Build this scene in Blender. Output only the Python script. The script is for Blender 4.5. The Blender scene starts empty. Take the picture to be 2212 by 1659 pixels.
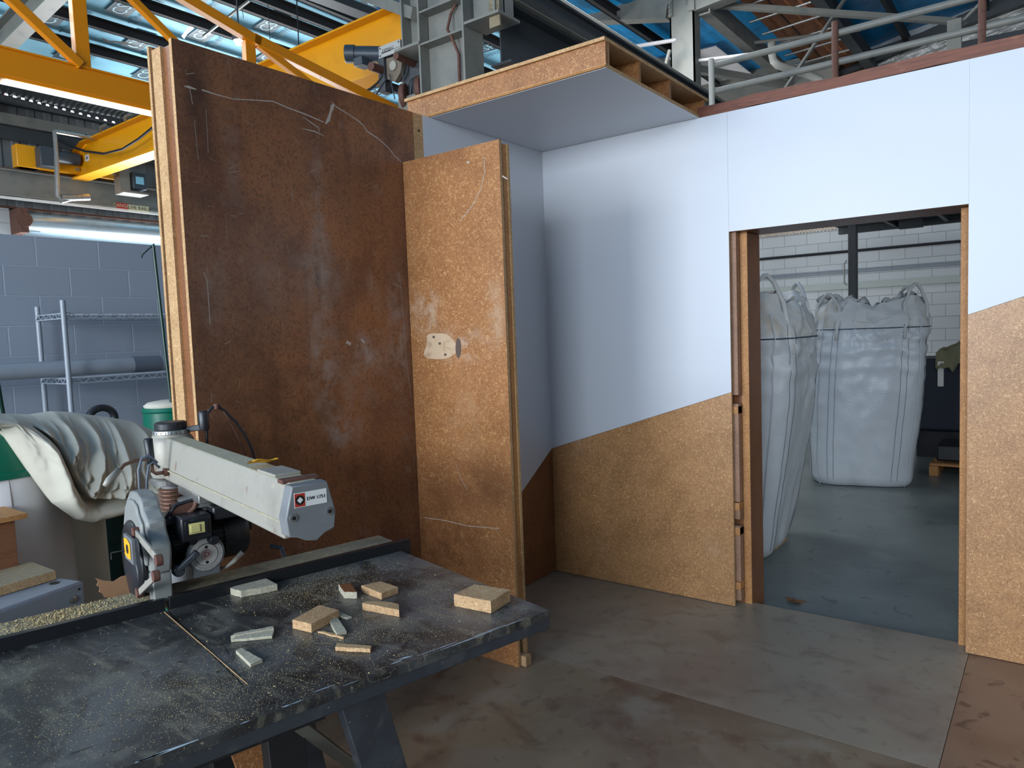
import bpy, bmesh, math, random
from mathutils import Vector, Matrix, noise
random.seed(7)
scene = bpy.context.scene
# ------------------------------------------------------------------ camera
FPX, YAW, PITCH, ROLL, HC = 1564.66, math.radians(37.0934), math.radians(-4.06438), math.radians(-2.15391), 1.6
_cp = math.cos(PITCH)
FWD = Vector((-math.sin(YAW)*_cp, math.cos(YAW)*_cp, math.sin(PITCH)))
_r = Vector((math.cos(YAW), math.sin(YAW), 0)); _u = _r.cross(FWD)
RT = _r*math.cos(ROLL)+_u*math.sin(ROLL); UP = -_r*math.sin(ROLL)+_u*math.cos(ROLL)
CAM = Vector((0, 0, HC))
cam = bpy.data.cameras.new('camera'); co = bpy.data.objects.new('camera', cam); scene.collection.objects.link(co)
cam.sensor_width = 36; cam.lens = FPX*36/2212; cam.clip_start = .05; cam.clip_end = 300
m = Matrix((RT, UP, -FWD)).transposed().to_4x4(); m.translation = CAM; co.matrix_world = m
scene.camera = co
# ------------------------------------------------------------------ world, daylight and fill lamps, exposure
scene.view_settings.view_transform = 'Standard'; scene.view_settings.look = 'None'
scene.view_settings.exposure = 0.12; scene.view_settings.gamma = 1; scene.view_settings.use_curve_mapping = False
w = bpy.data.worlds.new('world'); scene.world = w; w.use_nodes = True
bg = w.node_tree.nodes['Background']; bg.inputs[0].default_value = (.74, .86, 1, 1); bg.inputs[1].default_value = 2.3
def area(name, loc, target, sx, sy, power, col):
    l = bpy.data.lights.new(name, 'AREA'); l.shape = 'RECTANGLE'; l.size = sx; l.size_y = sy; l.energy = power; l.color = col
    o = bpy.data.objects.new(name, l); scene.collection.objects.link(o); o.location = loc
    o.rotation_euler = (Vector(target)-Vector(loc)).to_track_quat('-Z', 'Y').to_euler(); return o
area('daylight_from_open_doorway', (1.9, -7.5, 3.3), (-1.2, 4, 1.2), 2.2, 1.9, 385, (.80, .905, 1))
area('left_side_fill', (-3.4, -6.8, 2.6), (-4.4, 3, 1.6), 3.0, 3.0, 560, (.88, .94, 1))  # added fill lamp brightening the left side; no doorway stands there
area('rear_skylight', (-4.2, 7.0, 5.0), (-1.6, 8.4, .8), 2.6, 2.6, 165, (.92, .97, 1))
area('rear_side_fill', (3.2, 5.4, 1.9), (-1.5, 8.2, 1.0), 2.2, 2.4, 45, (.9, .96, 1))  # unseen fill lamp added behind the doorway wall to light the bulk bags
area('far_roller_opening', (-13.0, 7.6, 1.7), (-7.5, 5.0, 5.6), 4, 2.8, 720, (.93, .97, 1))
area('hall_overhead_area', (-9.5, 1.0, 6.0), (-9.5, 2.0, 0), 3, 6, 420, (.86, .94, 1))  # area lamp just under the closed foil lining, pointing down
# ------------------------------------------------------------------ pixel rays (photo frame 2212 x 1659)
def ray(x, y): return FWD + RT*((x-1106)/FPX) - UP*((y-829.5)/FPX)
def onx(x, y, X): d = ray(x, y); return CAM + d*(X/d.x)
def ony(x, y, Y): d = ray(x, y); return CAM + d*(Y/d.y)
def onz(x, y, Z): d = ray(x, y); return CAM + d*((Z-HC)/d.z)
# bench frame: u along the bench (away), v across (towards viewer's side)
BU, BV, BO = Vector((.2317, .9728, 0)), Vector((.9728, -.2317, 0)), Vector((-1.086, 1.566, 0))
BM = Matrix((BU, BV, Vector((0, 0, 1)))).transposed().to_4x4(); BM.translation = BO
BMI = BM.inverted()
def bz(x, y, z): return BMI @ onz(x, y, z)
def bv(x, y, v):
    d = ray(x, y); t = ((BO+BV*v-CAM).dot(BV))/d.dot(BV); return BMI @ (CAM+d*t)
def bu(x, y, u):
    d = ray(x, y); t = ((BO+BU*u-CAM).dot(BU))/d.dot(BU); return BMI @ (CAM+d*t)
# ------------------------------------------------------------------ materials
def L(r, g, b): return tuple((c/255/12.92 if c/255 <= .04045 else ((c/255+.055)/1.055)**2.4) for c in (r, g, b))+(1,)
def mat(name, col, rough=.6, metal=0, layers=(), bump=0, bscale=60, bdist=.002, spec=.5, coat=0, emit=None, estr=0, blocks=None, stretch=None, spots=(), ramp=None):
    """layers: (scale, lo, hi, color, fac, detail, distortion, stretch(xyz) or None)"""
    mt = bpy.data.materials.new(name); mt.use_nodes = True; nt = mt.node_tree; N = nt.nodes; K = nt.links
    b = N['Principled BSDF']; b.inputs['Roughness'].default_value = rough; b.inputs['Metallic'].default_value = metal
    b.inputs['Specular IOR Level'].default_value = spec; b.inputs['Coat Weight'].default_value = coat
    tc = N.new('ShaderNodeTexCoord'); src = None
    rgb = N.new('ShaderNodeRGB'); rgb.outputs[0].default_value = col; cur = rgb.outputs[0]
    if blocks:
        mp = N.new('ShaderNodeMapping'); K.new(tc.outputs['Object'], mp.inputs[0])
        sep = N.new('ShaderNodeSeparateXYZ'); K.new(tc.outputs['Object'], sep.inputs[0])
        cmb = N.new('ShaderNodeCombineXYZ'); K.new(sep.outputs[blocks['h']], cmb.inputs[0]); K.new(sep.outputs[2], cmb.inputs[1])
        ad = N.new('ShaderNodeVectorMath'); ad.operation = 'ADD'; ad.inputs[1].default_value = blocks['off']; K.new(cmb.outputs[0], ad.inputs[0])
        br = N.new('ShaderNodeTexBrick'); K.new(ad.outputs[0], br.inputs[0]); br.inputs['Scale'].default_value = 1
        br.inputs['Mortar Size'].default_value = blocks.get('mortar', .004); br.inputs['Mortar Smooth'].default_value = .3
        br.inputs['Brick Width'].default_value = .4; br.inputs['Row Height'].default_value = .2
        br.inputs[1].default_value = col; br.inputs[2].default_value = blocks['c2']; br.inputs[3].default_value = blocks['cm']; cur = br.outputs[0]
    for ly in layers:
        sc, lo, hi, c2, fac = ly[:5]; det = ly[5] if len(ly) > 5 else 4; dist = ly[6] if len(ly) > 6 else 0; st = ly[7] if len(ly) > 7 else None
        v = tc.outputs['Object']; ridge = sc < 0; sc = abs(sc)
        if st:
            mp = N.new('ShaderNodeMapping'); mp.inputs['Scale'].default_value = st[:3]
            if len(st) > 3: mp.inputs['Rotation'].default_value = (0, 0, st[3])
            K.new(v, mp.inputs[0]); v = mp.outputs[0]
        nz = N.new('ShaderNodeTexNoise'); nz.inputs['Scale'].default_value = sc; nz.inputs['Detail'].default_value = det; nz.inputs['Distortion'].default_value = dist
        K.new(v, nz.inputs['Vector'])
        mr = N.new('ShaderNodeMapRange'); mr.inputs[1].default_value = lo; mr.inputs[2].default_value = hi; mr.inputs[4].default_value = fac
        mr.interpolation_type = 'SMOOTHSTEP'; K.new(nz.outputs[0], mr.inputs[0])
        if ridge:      # thin curly flakes: narrow band of the noise around one half, broken up by a second noise
            sb = N.new('ShaderNodeMath'); sb.operation = 'SUBTRACT'; sb.inputs[1].default_value = .5; K.new(nz.outputs[0], sb.inputs[0])
            ab = N.new('ShaderNodeMath'); ab.operation = 'ABSOLUTE'; K.new(sb.outputs[0], ab.inputs[0]); K.new(ab.outputs[0], mr.inputs[0])
            mr.inputs[1].default_value = hi; mr.inputs[2].default_value = lo
            n2 = N.new('ShaderNodeTexNoise'); n2.inputs['Scale'].default_value = sc*.8; n2.inputs['Detail'].default_value = 1
            a2 = N.new('ShaderNodeVectorMath'); a2.operation = 'ADD'; a2.inputs[1].default_value = (7.3, 3.1, 5.7); K.new(v, a2.inputs[0]); K.new(a2.outputs[0], n2.inputs['Vector'])
            m2 = N.new('ShaderNodeMapRange'); m2.inputs[1].default_value = .52; m2.inputs[2].default_value = .60; K.new(n2.outputs[0], m2.inputs[0])
            ml = N.new('ShaderNodeMath'); ml.operation = 'MULTIPLY'; K.new(mr.outputs[0], ml.inputs[0]); K.new(m2.outputs[0], ml.inputs[1]); mr = ml
        mx = N.new('ShaderNodeMix'); mx.data_type = 'RGBA'; K.new(mr.outputs[0], mx.inputs[0]); K.new(cur, mx.inputs[6]); mx.inputs[7].default_value = c2; cur = mx.outputs[2]
    for (ctr, rad, c2, fac, nsc, lo, hi) in spots:   # local stains with a ragged noise edge
        s1 = N.new('ShaderNodeVectorMath'); s1.operation = 'SUBTRACT'; s1.inputs[1].default_value = ctr; K.new(tc.outputs['Object'], s1.inputs[0])
        s2 = N.new('ShaderNodeVectorMath'); s2.operation = 'DIVIDE'; s2.inputs[1].default_value = rad; K.new(s1.outputs[0], s2.inputs[0])
        s3 = N.new('ShaderNodeVectorMath'); s3.operation = 'LENGTH'; K.new(s2.outputs[0], s3.inputs[0])
        s4 = N.new('ShaderNodeMapRange'); s4.inputs[1].default_value = 1; s4.inputs[2].default_value = .15; K.new(s3.outputs['Value'], s4.inputs[0]); s4.interpolation_type = 'SMOOTHSTEP'
        nz = N.new('ShaderNodeTexNoise'); nz.inputs['Scale'].default_value = nsc; nz.inputs['Detail'].default_value = 12; nz.inputs['Roughness'].default_value = .75; K.new(tc.outputs['Object'], nz.inputs['Vector'])
        s5 = N.new('ShaderNodeMapRange'); s5.inputs[1].default_value = lo; s5.inputs[2].default_value = hi; s5.inputs[4].default_value = fac; K.new(nz.outputs[0], s5.inputs[0])
        s6 = N.new('ShaderNodeMath'); s6.operation = 'MULTIPLY'; K.new(s4.outputs[0], s6.inputs[0]); K.new(s5.outputs[0], s6.inputs[1])
        mx = N.new('ShaderNodeMix'); mx.data_type = 'RGBA'; K.new(s6.outputs[0], mx.inputs[0]); K.new(cur, mx.inputs[6]); mx.inputs[7].default_value = c2; cur = mx.outputs[2]
    K.new(cur, b.inputs['Base Color'])
    if bump:
        nz = N.new('ShaderNodeTexNoise'); nz.inputs['Scale'].default_value = bscale; nz.inputs['Detail'].default_value = 3
        v = tc.outputs['Object']
        if stretch:
            mp = N.new('ShaderNodeMapping'); mp.inputs['Scale'].default_value = stretch; K.new(v, mp.inputs[0]); v = mp.outputs[0]
        K.new(v, nz.inputs['Vector'])
        bp = N.new('ShaderNodeBump'); bp.inputs['Strength'].default_value = bump; bp.inputs['Distance'].default_value = bdist
        K.new(nz.outputs[0], bp.inputs['Height']); K.new(bp.outputs[0], b.inputs['Normal'])
        if blocks:
            bp2 = N.new('ShaderNodeBump'); bp2.invert = True; bp2.inputs['Strength'].default_value = .8; bp2.inputs['Distance'].default_value = .004
            K.new(br.outputs[1], bp2.inputs['Height']); K.new(bp.outputs[0], bp2.inputs['Normal']); K.new(bp2.outputs[0], b.inputs['Normal'])
    if emit: b.inputs['Emission Color'].default_value = emit; b.inputs['Emission Strength'].default_value = estr
    return mt
def chip(name, base, light, dark, f=.55, rough=.45, sc=1.0, extra=(), spots=()):
    return mat(name, base, rough, layers=[(9, .35, .7, dark, .35, 5), (170*sc, .48, .62, dark, .6, 3, 1.0), (220*sc, .54, .64, light, f*.7, 3, 1.5), (-85*sc, .014, .045, light, f*.95, 1, .5), (-110*sc, .012, .04, dark, f*.8, 1, .8), (-60*sc, .008, .02, light, f*.8, 1, .9)]+list(extra), bump=.12, bscale=200, bdist=.001, spots=spots)
WHITE = mat('white_melamine', L(200, 204, 212), .38, layers=[(2.2, .5, .8, L(193, 198, 208), .3), (60, .74, .8, L(150, 150, 150), .35)])
CHIPW = chip('chipboard_wall', L(176, 128, 84), L(232, 190, 136), L(120, 78, 46), .6, .35, extra=[(2.3, .58, .78, L(206, 176, 146), .4, 5), (3.1, .60, .75, L(120, 82, 54), .45, 4)])
CHIPP = chip('chipboard_partition', L(160, 106, 64), L(226, 180, 122), L(116, 70, 40), .6, .33, extra=[(1.7, .52, .7, L(104, 62, 38), .4, 3)],
  spots=[((-2.5, 2.67, .55), (.5, .5, .5), L(84, 48, 28), .8, 3, .3, .6), ((-2.3, 2.67, .85), (.5, .5, .22), L(96, 56, 34), .7, 4, .35, .6), ((-2.55, 2.67, 1.72), (.16, .3, .16), L(196, 170, 144), .7, 14, .44, .58), ((-2.33, 2.67, 1.55), (.28, .3, .12), L(196, 172, 150), .6, 12, .46, .6), ((-2.1, 2.67, 1.7), (.08, .3, .25), L(190, 160, 130), .7, 9, .42, .6), ((-2.3, 2.67, 1.2), (.2, .3, .3), L(180, 140, 104), .5, 10, .45, .62)])
CHIPD = chip('chipboard_dark_face', L(134, 86, 52), L(160, 110, 70), L(90, 52, 34), .35, .38)
EDGE = chip('chipboard_raw_edge', L(190, 150, 104), L(230, 200, 150), L(140, 100, 62), .5, .7)
EDGEO = chip('chipboard_orange_edge', L(178, 124, 72), L(226, 172, 108), L(132, 84, 46), .5, .6)
STUDD = chip('chipboard_recess', L(156, 118, 94), L(168, 130, 100), L(96, 66, 52), .4, .6)
def _sp(x, y): p = onx(x, y, -2.66); return (p.x, p.y, p.z)
_H = L(150, 134, 124)
DSP = [(_sp(x, y), (.3, ry_, rz_), L(*c_), f_, n_, .44, .62) for x, y, ry_, rz_, c_, f_, n_ in ((690,520,.07,.55,(160,142,130),.75,9),(690,590,.20,.22,(150,134,124),.7,7),(700,780,.12,.34,(158,142,132),.75,9),(780,770,.24,.16,(168,154,146),.8,7),(760,830,.3,.2,(140,120,108),.6,9),(860,720,.10,.5,(160,146,138),.6,12),(740,930,.16,.14,(160,148,142),.7,9),(590,600,.16,.3,(132,110,96),.6,8),(460,640,.1,.3,(140,120,108),.5,10),(685,590,.03,.22,(40,26,20),.9,9),(520,740,.25,.4,(58,34,24),.5,4),(640,900,.2,.5,(54,34,24),.6,5),(560,1080,.35,.25,(64,40,28),.5,5),(430,250,.1,.5,(60,42,36),.7,4),(840,260,.12,.2,(58,42,38),.7,5),(500,330,.06,.35,(126,106,96),.5,10))]
DARKP = mat('dark_resin_face', L(122, 82, 58), .36, spots=DSP, layers=[(1.6, .36, .64, L(152, 98, 62), .7, 6), (3.4, .44, .68, L(88, 56, 42), .65, 8), (5.0, .56, .72, L(104, 62, 42), .5, 5, 0, (1, 3, .5)), (90, .50, .64, L(76, 48, 34), .5, 3),
      (-75, .008, .026, L(166, 120, 84), .42, 1, .8), (160, .66, .74, L(186, 138, 94), .5, 2, 2.4), (2.1, .62, .78, L(150, 136, 128), .35, 9, 0, (1, 1.6, .7)), (9, .62, .70, L(140, 124, 112), .22, 9), (14, .66, .72, L(150, 130, 116), .3, 5, 0, (1, 4, .25))], bump=.05, bscale=120)
FLOORA = mat('grey_brown_floor_sheet', L(152, 138, 120), .36, layers=[(1.2, .4, .7, L(132, 110, 97), .75, 8), (3.5, .5, .75, L(160, 150, 136), .5, 10, .5), (5, .52, .74, L(98, 74, 62), .5, 12, .6), (14, .56, .70, L(96, 78, 68), .35, 12, .3), (22, .62, .7, L(138, 128, 114), .3, 6, 0, (1, 2.4, 1, .5)), (160, .72, .77, L(190, 170, 140), .5, 2, 1)], bump=.04, bscale=80)
FLOORC = mat('mottled_floor_sheet', L(142, 122, 98), .38, layers=[(1.3, .4, .66, L(104, 82, 68), .8, 8), (3.2, .48, .7, L(150, 138, 124), .6, 10, .5), (4.5, .52, .68, L(98, 66, 50), .7, 12, .8), (13, .56, .70, L(80, 58, 48), .4, 12, .4), (22, .60, .7, L(164, 148, 132), .3, 8, 0, (1, 2.4, 1, .5)), (160, .72, .77, L(200, 176, 140), .5, 2, 1)], bump=.04, bscale=80)
FLOORB = mat('brown_floor_sheet', L(140, 108, 86), .4, layers=[(1.5, .42, .7, L(112, 78, 56), .8, 6), (5, .5, .7, L(140, 114, 90), .5, 8, 1), (9, .58, .68, L(66, 40, 28), .6, 7, 1), (170, .70, .76, L(190, 160, 120), .5, 2, 1)], bump=.04, bscale=80)
CONC = mat('worn_concrete', L(108, 114, 111), .36, layers=[(1.0, .4, .7, L(72, 80, 80), .8, 6), (3, .52, .7, L(122, 130, 124), .55, 7, .6), (9, .62, .7, L(60, 62, 62), .6, 5, 1)], bump=.06, bscale=30)
REDWOOD = mat('red_timber', L(122, 70, 50), .6, layers=[(10, .4, .7, L(76, 40, 28), .7, 6, 1.5, (.6, 12, 12)), (5, .6, .75, L(176, 116, 84), .5)], bump=.2, bscale=12, stretch=(1, 20, 20))
YEL = mat('yellow_crane_paint', L(232, 158, 10), .30, layers=[(4, .5, .8, L(206, 132, 6), .5), (25, .70, .76, L(140, 90, 30), .5)], coat=.25)
ORG = mat('orange_truss_paint', L(226, 138, 12), .30, layers=[(4, .5, .8, L(200, 116, 6), .5)], coat=.2)
STEEL = mat('grey_structural_paint', L(126, 125, 118), .5, layers=[(5, .45, .75, L(96, 102, 102), .6, 5), (18, .66, .76, L(140, 142, 136), .35)])
STEELD = mat('dark_structural_steel', L(58, 62, 66), .5, layers=[(5, .5, .8, L(44, 47, 50), .5)])
RUST = mat('rusty_paint', L(98, 64, 52), .7, layers=[(30, .5, .7, L(70, 42, 34), .7)])
PURL = mat('purlin_steel', L(50, 48, 50), .75, layers=[(9, .55, .75, L(84, 60, 48), .4)])
FOILB = mat('printed_blue_foil', L(150, 206, 230), .55, spec=.2, layers=[(3, .4, .7, L(112, 176, 206), .6, 4, 0, (1, .3, 1)), (1.2, .55, .8, L(170, 214, 232), .6)], bump=.12, bscale=5, bdist=.02)
FOILD = mat('deep_blue_foil', L(10, 150, 214), .4, layers=[(2.5, .4, .7, L(6, 116, 172), .7, 4), (9, .60, .7, L(60, 176, 226), .5, 4)], bump=.5, bscale=5, bdist=.03)
PRINT = mat('foil_print_grey', L(70, 92, 104), .5)
PRINTW = mat('foil_print_pale', L(176, 216, 232), .5)
FOILS = mat('silver_foil', L(190, 188, 184), .4, metal=.2, layers=[(4, .5, .7, L(110, 108, 104), .6, 6), (14, .6, .7, L(214, 212, 206), .6, 6, 1)], bump=.8, bscale=8, bdist=.03)
METALW = mat('corrugated_grey_sheet', L(118, 122, 124), .5, metal=.2, layers=[(4, .5, .8, L(96, 98, 100), .5)])
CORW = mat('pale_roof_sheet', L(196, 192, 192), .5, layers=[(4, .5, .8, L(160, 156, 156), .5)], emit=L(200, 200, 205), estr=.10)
BROWNS = mat('brown_roof_sheet', L(190, 122, 80), .6, layers=[(6, .45, .7, L(132, 78, 50), .7), (9, .6, .75, L(224, 168, 118), .5)])
BLOCKL = mat('painted_blockwork_blue_grey', L(146, 155, 168), .5, blocks=dict(h=1, off=(-1.82+.2, -2.364, 0), c2=L(143, 152, 165), cm=L(158, 167, 180), mortar=.005), bump=.06, bscale=60)
BLOCKB = mat('painted_blockwork_white', L(196, 199, 200), .6, blocks=dict(h=0, off=(.1, 0, 0), c2=L(190, 193, 195), cm=L(150, 153, 155), mortar=.005), layers=[(1, .5, .8, L(170, 174, 176), .4)], bump=.1, bscale=60)
GALV = mat('galvanised_roller_sheet', L(176, 190, 198), .3, metal=.6, layers=[(6, .5, .8, L(140, 150, 158), .4)])
ALU = mat('dusty_grey_alloy', L(160, 155, 144), .5, metal=.15, layers=[(7, .5, .75, L(126, 122, 112), .5, 6), (60, .6, .72, L(184, 176, 150), .45), (14, .66, .72, L(120, 80, 56), .5)], bump=.1, bscale=200)
ALUD = mat('sawdust_coated_alloy', L(168, 160, 138), .85, layers=[(160, .46, .6, L(190, 178, 140), .6, 3), (220, .5, .62, L(126, 120, 104), .5, 3), (9, .5, .7, L(140, 134, 118), .5)], bump=.3, bscale=250)
ALUP = mat('grey_paint_alloy', L(118, 120, 122), .42, layers=[(10, .5, .8, L(96, 98, 100), .5), (90, .66, .75, L(150, 148, 136), .4)], bump=.08, bscale=200)
GUARD = mat('cast_alloy_guard', L(138, 139, 136), .5, metal=.05, layers=[(16, .5, .75, L(106, 110, 112), .5), (110, .66, .75, L(176, 172, 156), .4)], bump=.15, bscale=160)
BLACK = mat('black_plastic', L(34, 35, 40), .38, layers=[(50, .62, .75, L(96, 94, 88), .35), (8, .6, .8, L(56, 56, 58), .4)])
BLACKM = mat('black_motor_paint', L(28, 29, 32), .32, layers=[(70, .68, .76, L(110, 106, 96), .35)])
NAVY = mat('blue_black_paint', L(50, 54, 60), .45, layers=[(9, .5, .75, L(70, 76, 84), .5, 6), (14, .58, .7, L(92, 92, 88), .3, 8), (90, .70, .75, L(170, 160, 130), .6)])
CHROME = mat('worn_steel', L(170, 170, 168), .35, metal=.8, layers=[(25, .5, .75, L(120, 104, 92), .5)])
BRONZE = mat('tarnished_rod', L(120, 92, 78), .4, metal=.5)
DUSTY = mat('dusty_board_top', L(140, 128, 104), .8, layers=[(9, .45, .7, L(96, 88, 76), .7, 6), (60, .55, .7, L(184, 164, 116), .6), (3, .55, .75, L(150, 110, 62), .6)], bump=.3, bscale=120)
TABLE = mat('worn_black_laminate', L(52, 53, 54), .36, layers=[(2.2, .40, .62, L(98, 99, 99), .8, 9, .8), (5, .48, .66, L(26, 26, 27), .8, 9, 1.4), (6, .52, .66, L(108, 106, 98), .6, 12, .6), (20, .52, .70, L(120, 116, 100), .5, 8, .5, (.35, 1.6, 1)), (-7, .004, .012, L(24, 24, 26), .7, 2, 1.5), (-12, .003, .01, L(136, 132, 118), .5, 2, .6),
      (300, .60, .72, L(150, 144, 122), .35, 2), (110, .73, .77, L(196, 182, 142), .4, 1), (12, .62, .68, L(24, 24, 26), .7, 6, 2)], bump=.12, bscale=90)
CLOTHW = mat('pale_filter_cloth', L(214, 213, 216), .75, layers=[(3, .45, .75, L(190, 188, 188), .5), (7, .6, .8, L(170, 158, 140), .35)], bump=.1, bscale=200)
CLOTH = mat('cream_canvas', L(192, 188, 174), .8, layers=[(3, .45, .75, L(172, 168, 152), .4), (9, .66, .8, L(150, 132, 108), .18)], bump=.1, bscale=300)
BAGW = mat('woven_bag_fabric', L(190, 195, 200), .34, layers=[(2, .5, .8, L(176, 180, 186), .5), (60, .5, .7, L(208, 212, 216), .3, 2, 0, (.4, .4, 4))], bump=.25, bscale=30, bdist=.006, stretch=(1, 1, 3))
BAGT = mat('dusty_bag_top', L(196, 198, 198), .5, layers=[(5, .52, .72, L(178, 160, 132), .65, 6), (3, .55, .7, L(200, 202, 204), .7)], bump=.4, bscale=24, bdist=.01)
STITCH = mat('blue_stitching', L(70, 110, 134), .7)
STITCHD = mat('dark_stitching', L(60, 72, 84), .7)
GREEN = mat('green_painted_drum', L(0, 98, 76), .35, layers=[(5, .5, .8, L(0, 78, 62), .5)])
DGREEN = mat('dark_green_tube', L(12, 54, 46), .4)
GREYBOX = mat('grey_enamel', L(132, 138, 146), .45, layers=[(6, .5, .8, L(116, 122, 130), .4), (80, .66, .74, L(180, 160, 110), .4)])
CARD = mat('brown_cardboard', L(158, 118, 86), .8, layers=[(6, .5, .8, L(130, 94, 66), .5)])
PLY = mat('plywood_edge', L(128, 84, 56), .6, layers=[(20, .5, .7, L(100, 62, 40), .5, 3, 0, (1, 1, 8))])
OFFC = chip('offcut_top', L(186, 150, 110), L(222, 196, 150), L(140, 104, 70), .5, .8)
OFFD = chip('offcut_dusty', L(172, 166, 146), L(206, 200, 178), L(132, 124, 104), .5, .9)
REDT = mat('red_print', L(176, 52, 40), .5)
CREAM = mat('cream_label', L(206, 196, 160), .5)
LABELW = mat('white_label', L(222, 222, 218), .4)
DIALW = mat('dial_face', L(178, 174, 168), .5, layers=[(20, .55, .75, L(150, 140, 128), .5)])
INK = mat('black_ink', L(22, 22, 24), .5)
YLAB = mat('yellow_label', L(232, 170, 30), .5)
SWITCH = mat('cream_switch', L(206, 196, 130), .4)
PVC = mat('pale_pvc', L(168, 166, 158), .4)
DUCT = mat('grey_duct', L(142, 150, 160), .4, layers=[(8, .5, .8, L(126, 134, 144), .4)])
DUCTD = mat('dark_duct_coupling', L(92, 100, 112), .4)
SCRATCH = mat('pale_scratch', L(176, 164, 152), .8)
DUSTM = mat('white_dust_smear', L(150, 132, 118), .9)
SAW = mat('sawdust', L(176, 158, 116), .95, layers=[(80, .5, .7, L(160, 142, 100), .6)], bump=.5, bscale=200)
PAINTW = mat('white_paint_smudge', L(178, 190, 198), .6)
LAMP = mat('lit_lamp', L(255, 250, 240), .5, emit=(1, .97, .9, 1), estr=60)
SKYL = mat('daylight_gap', L(255, 255, 255), .5, emit=(.92, .97, 1, 1), estr=3.5)
FLGLOW = mat('glowing_flange_band', L(255, 255, 255), .5, emit=(.97, .99, 1, 1), estr=2.0)  # emissive white standing in for daylight reflected in a glossy flange
LEAF = mat('dry_leaf', L(106, 72, 44), .8)
BLUEG = mat('blue_grey_gear', L(60, 70, 80), .4, layers=[(9, .5, .8, L(50, 62, 76), .5)])
DCLOTH = mat('khaki_cloth', L(124, 122, 96), .85)
NAVYC = mat('navy_cover', L(30, 36, 52), .6)
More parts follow.
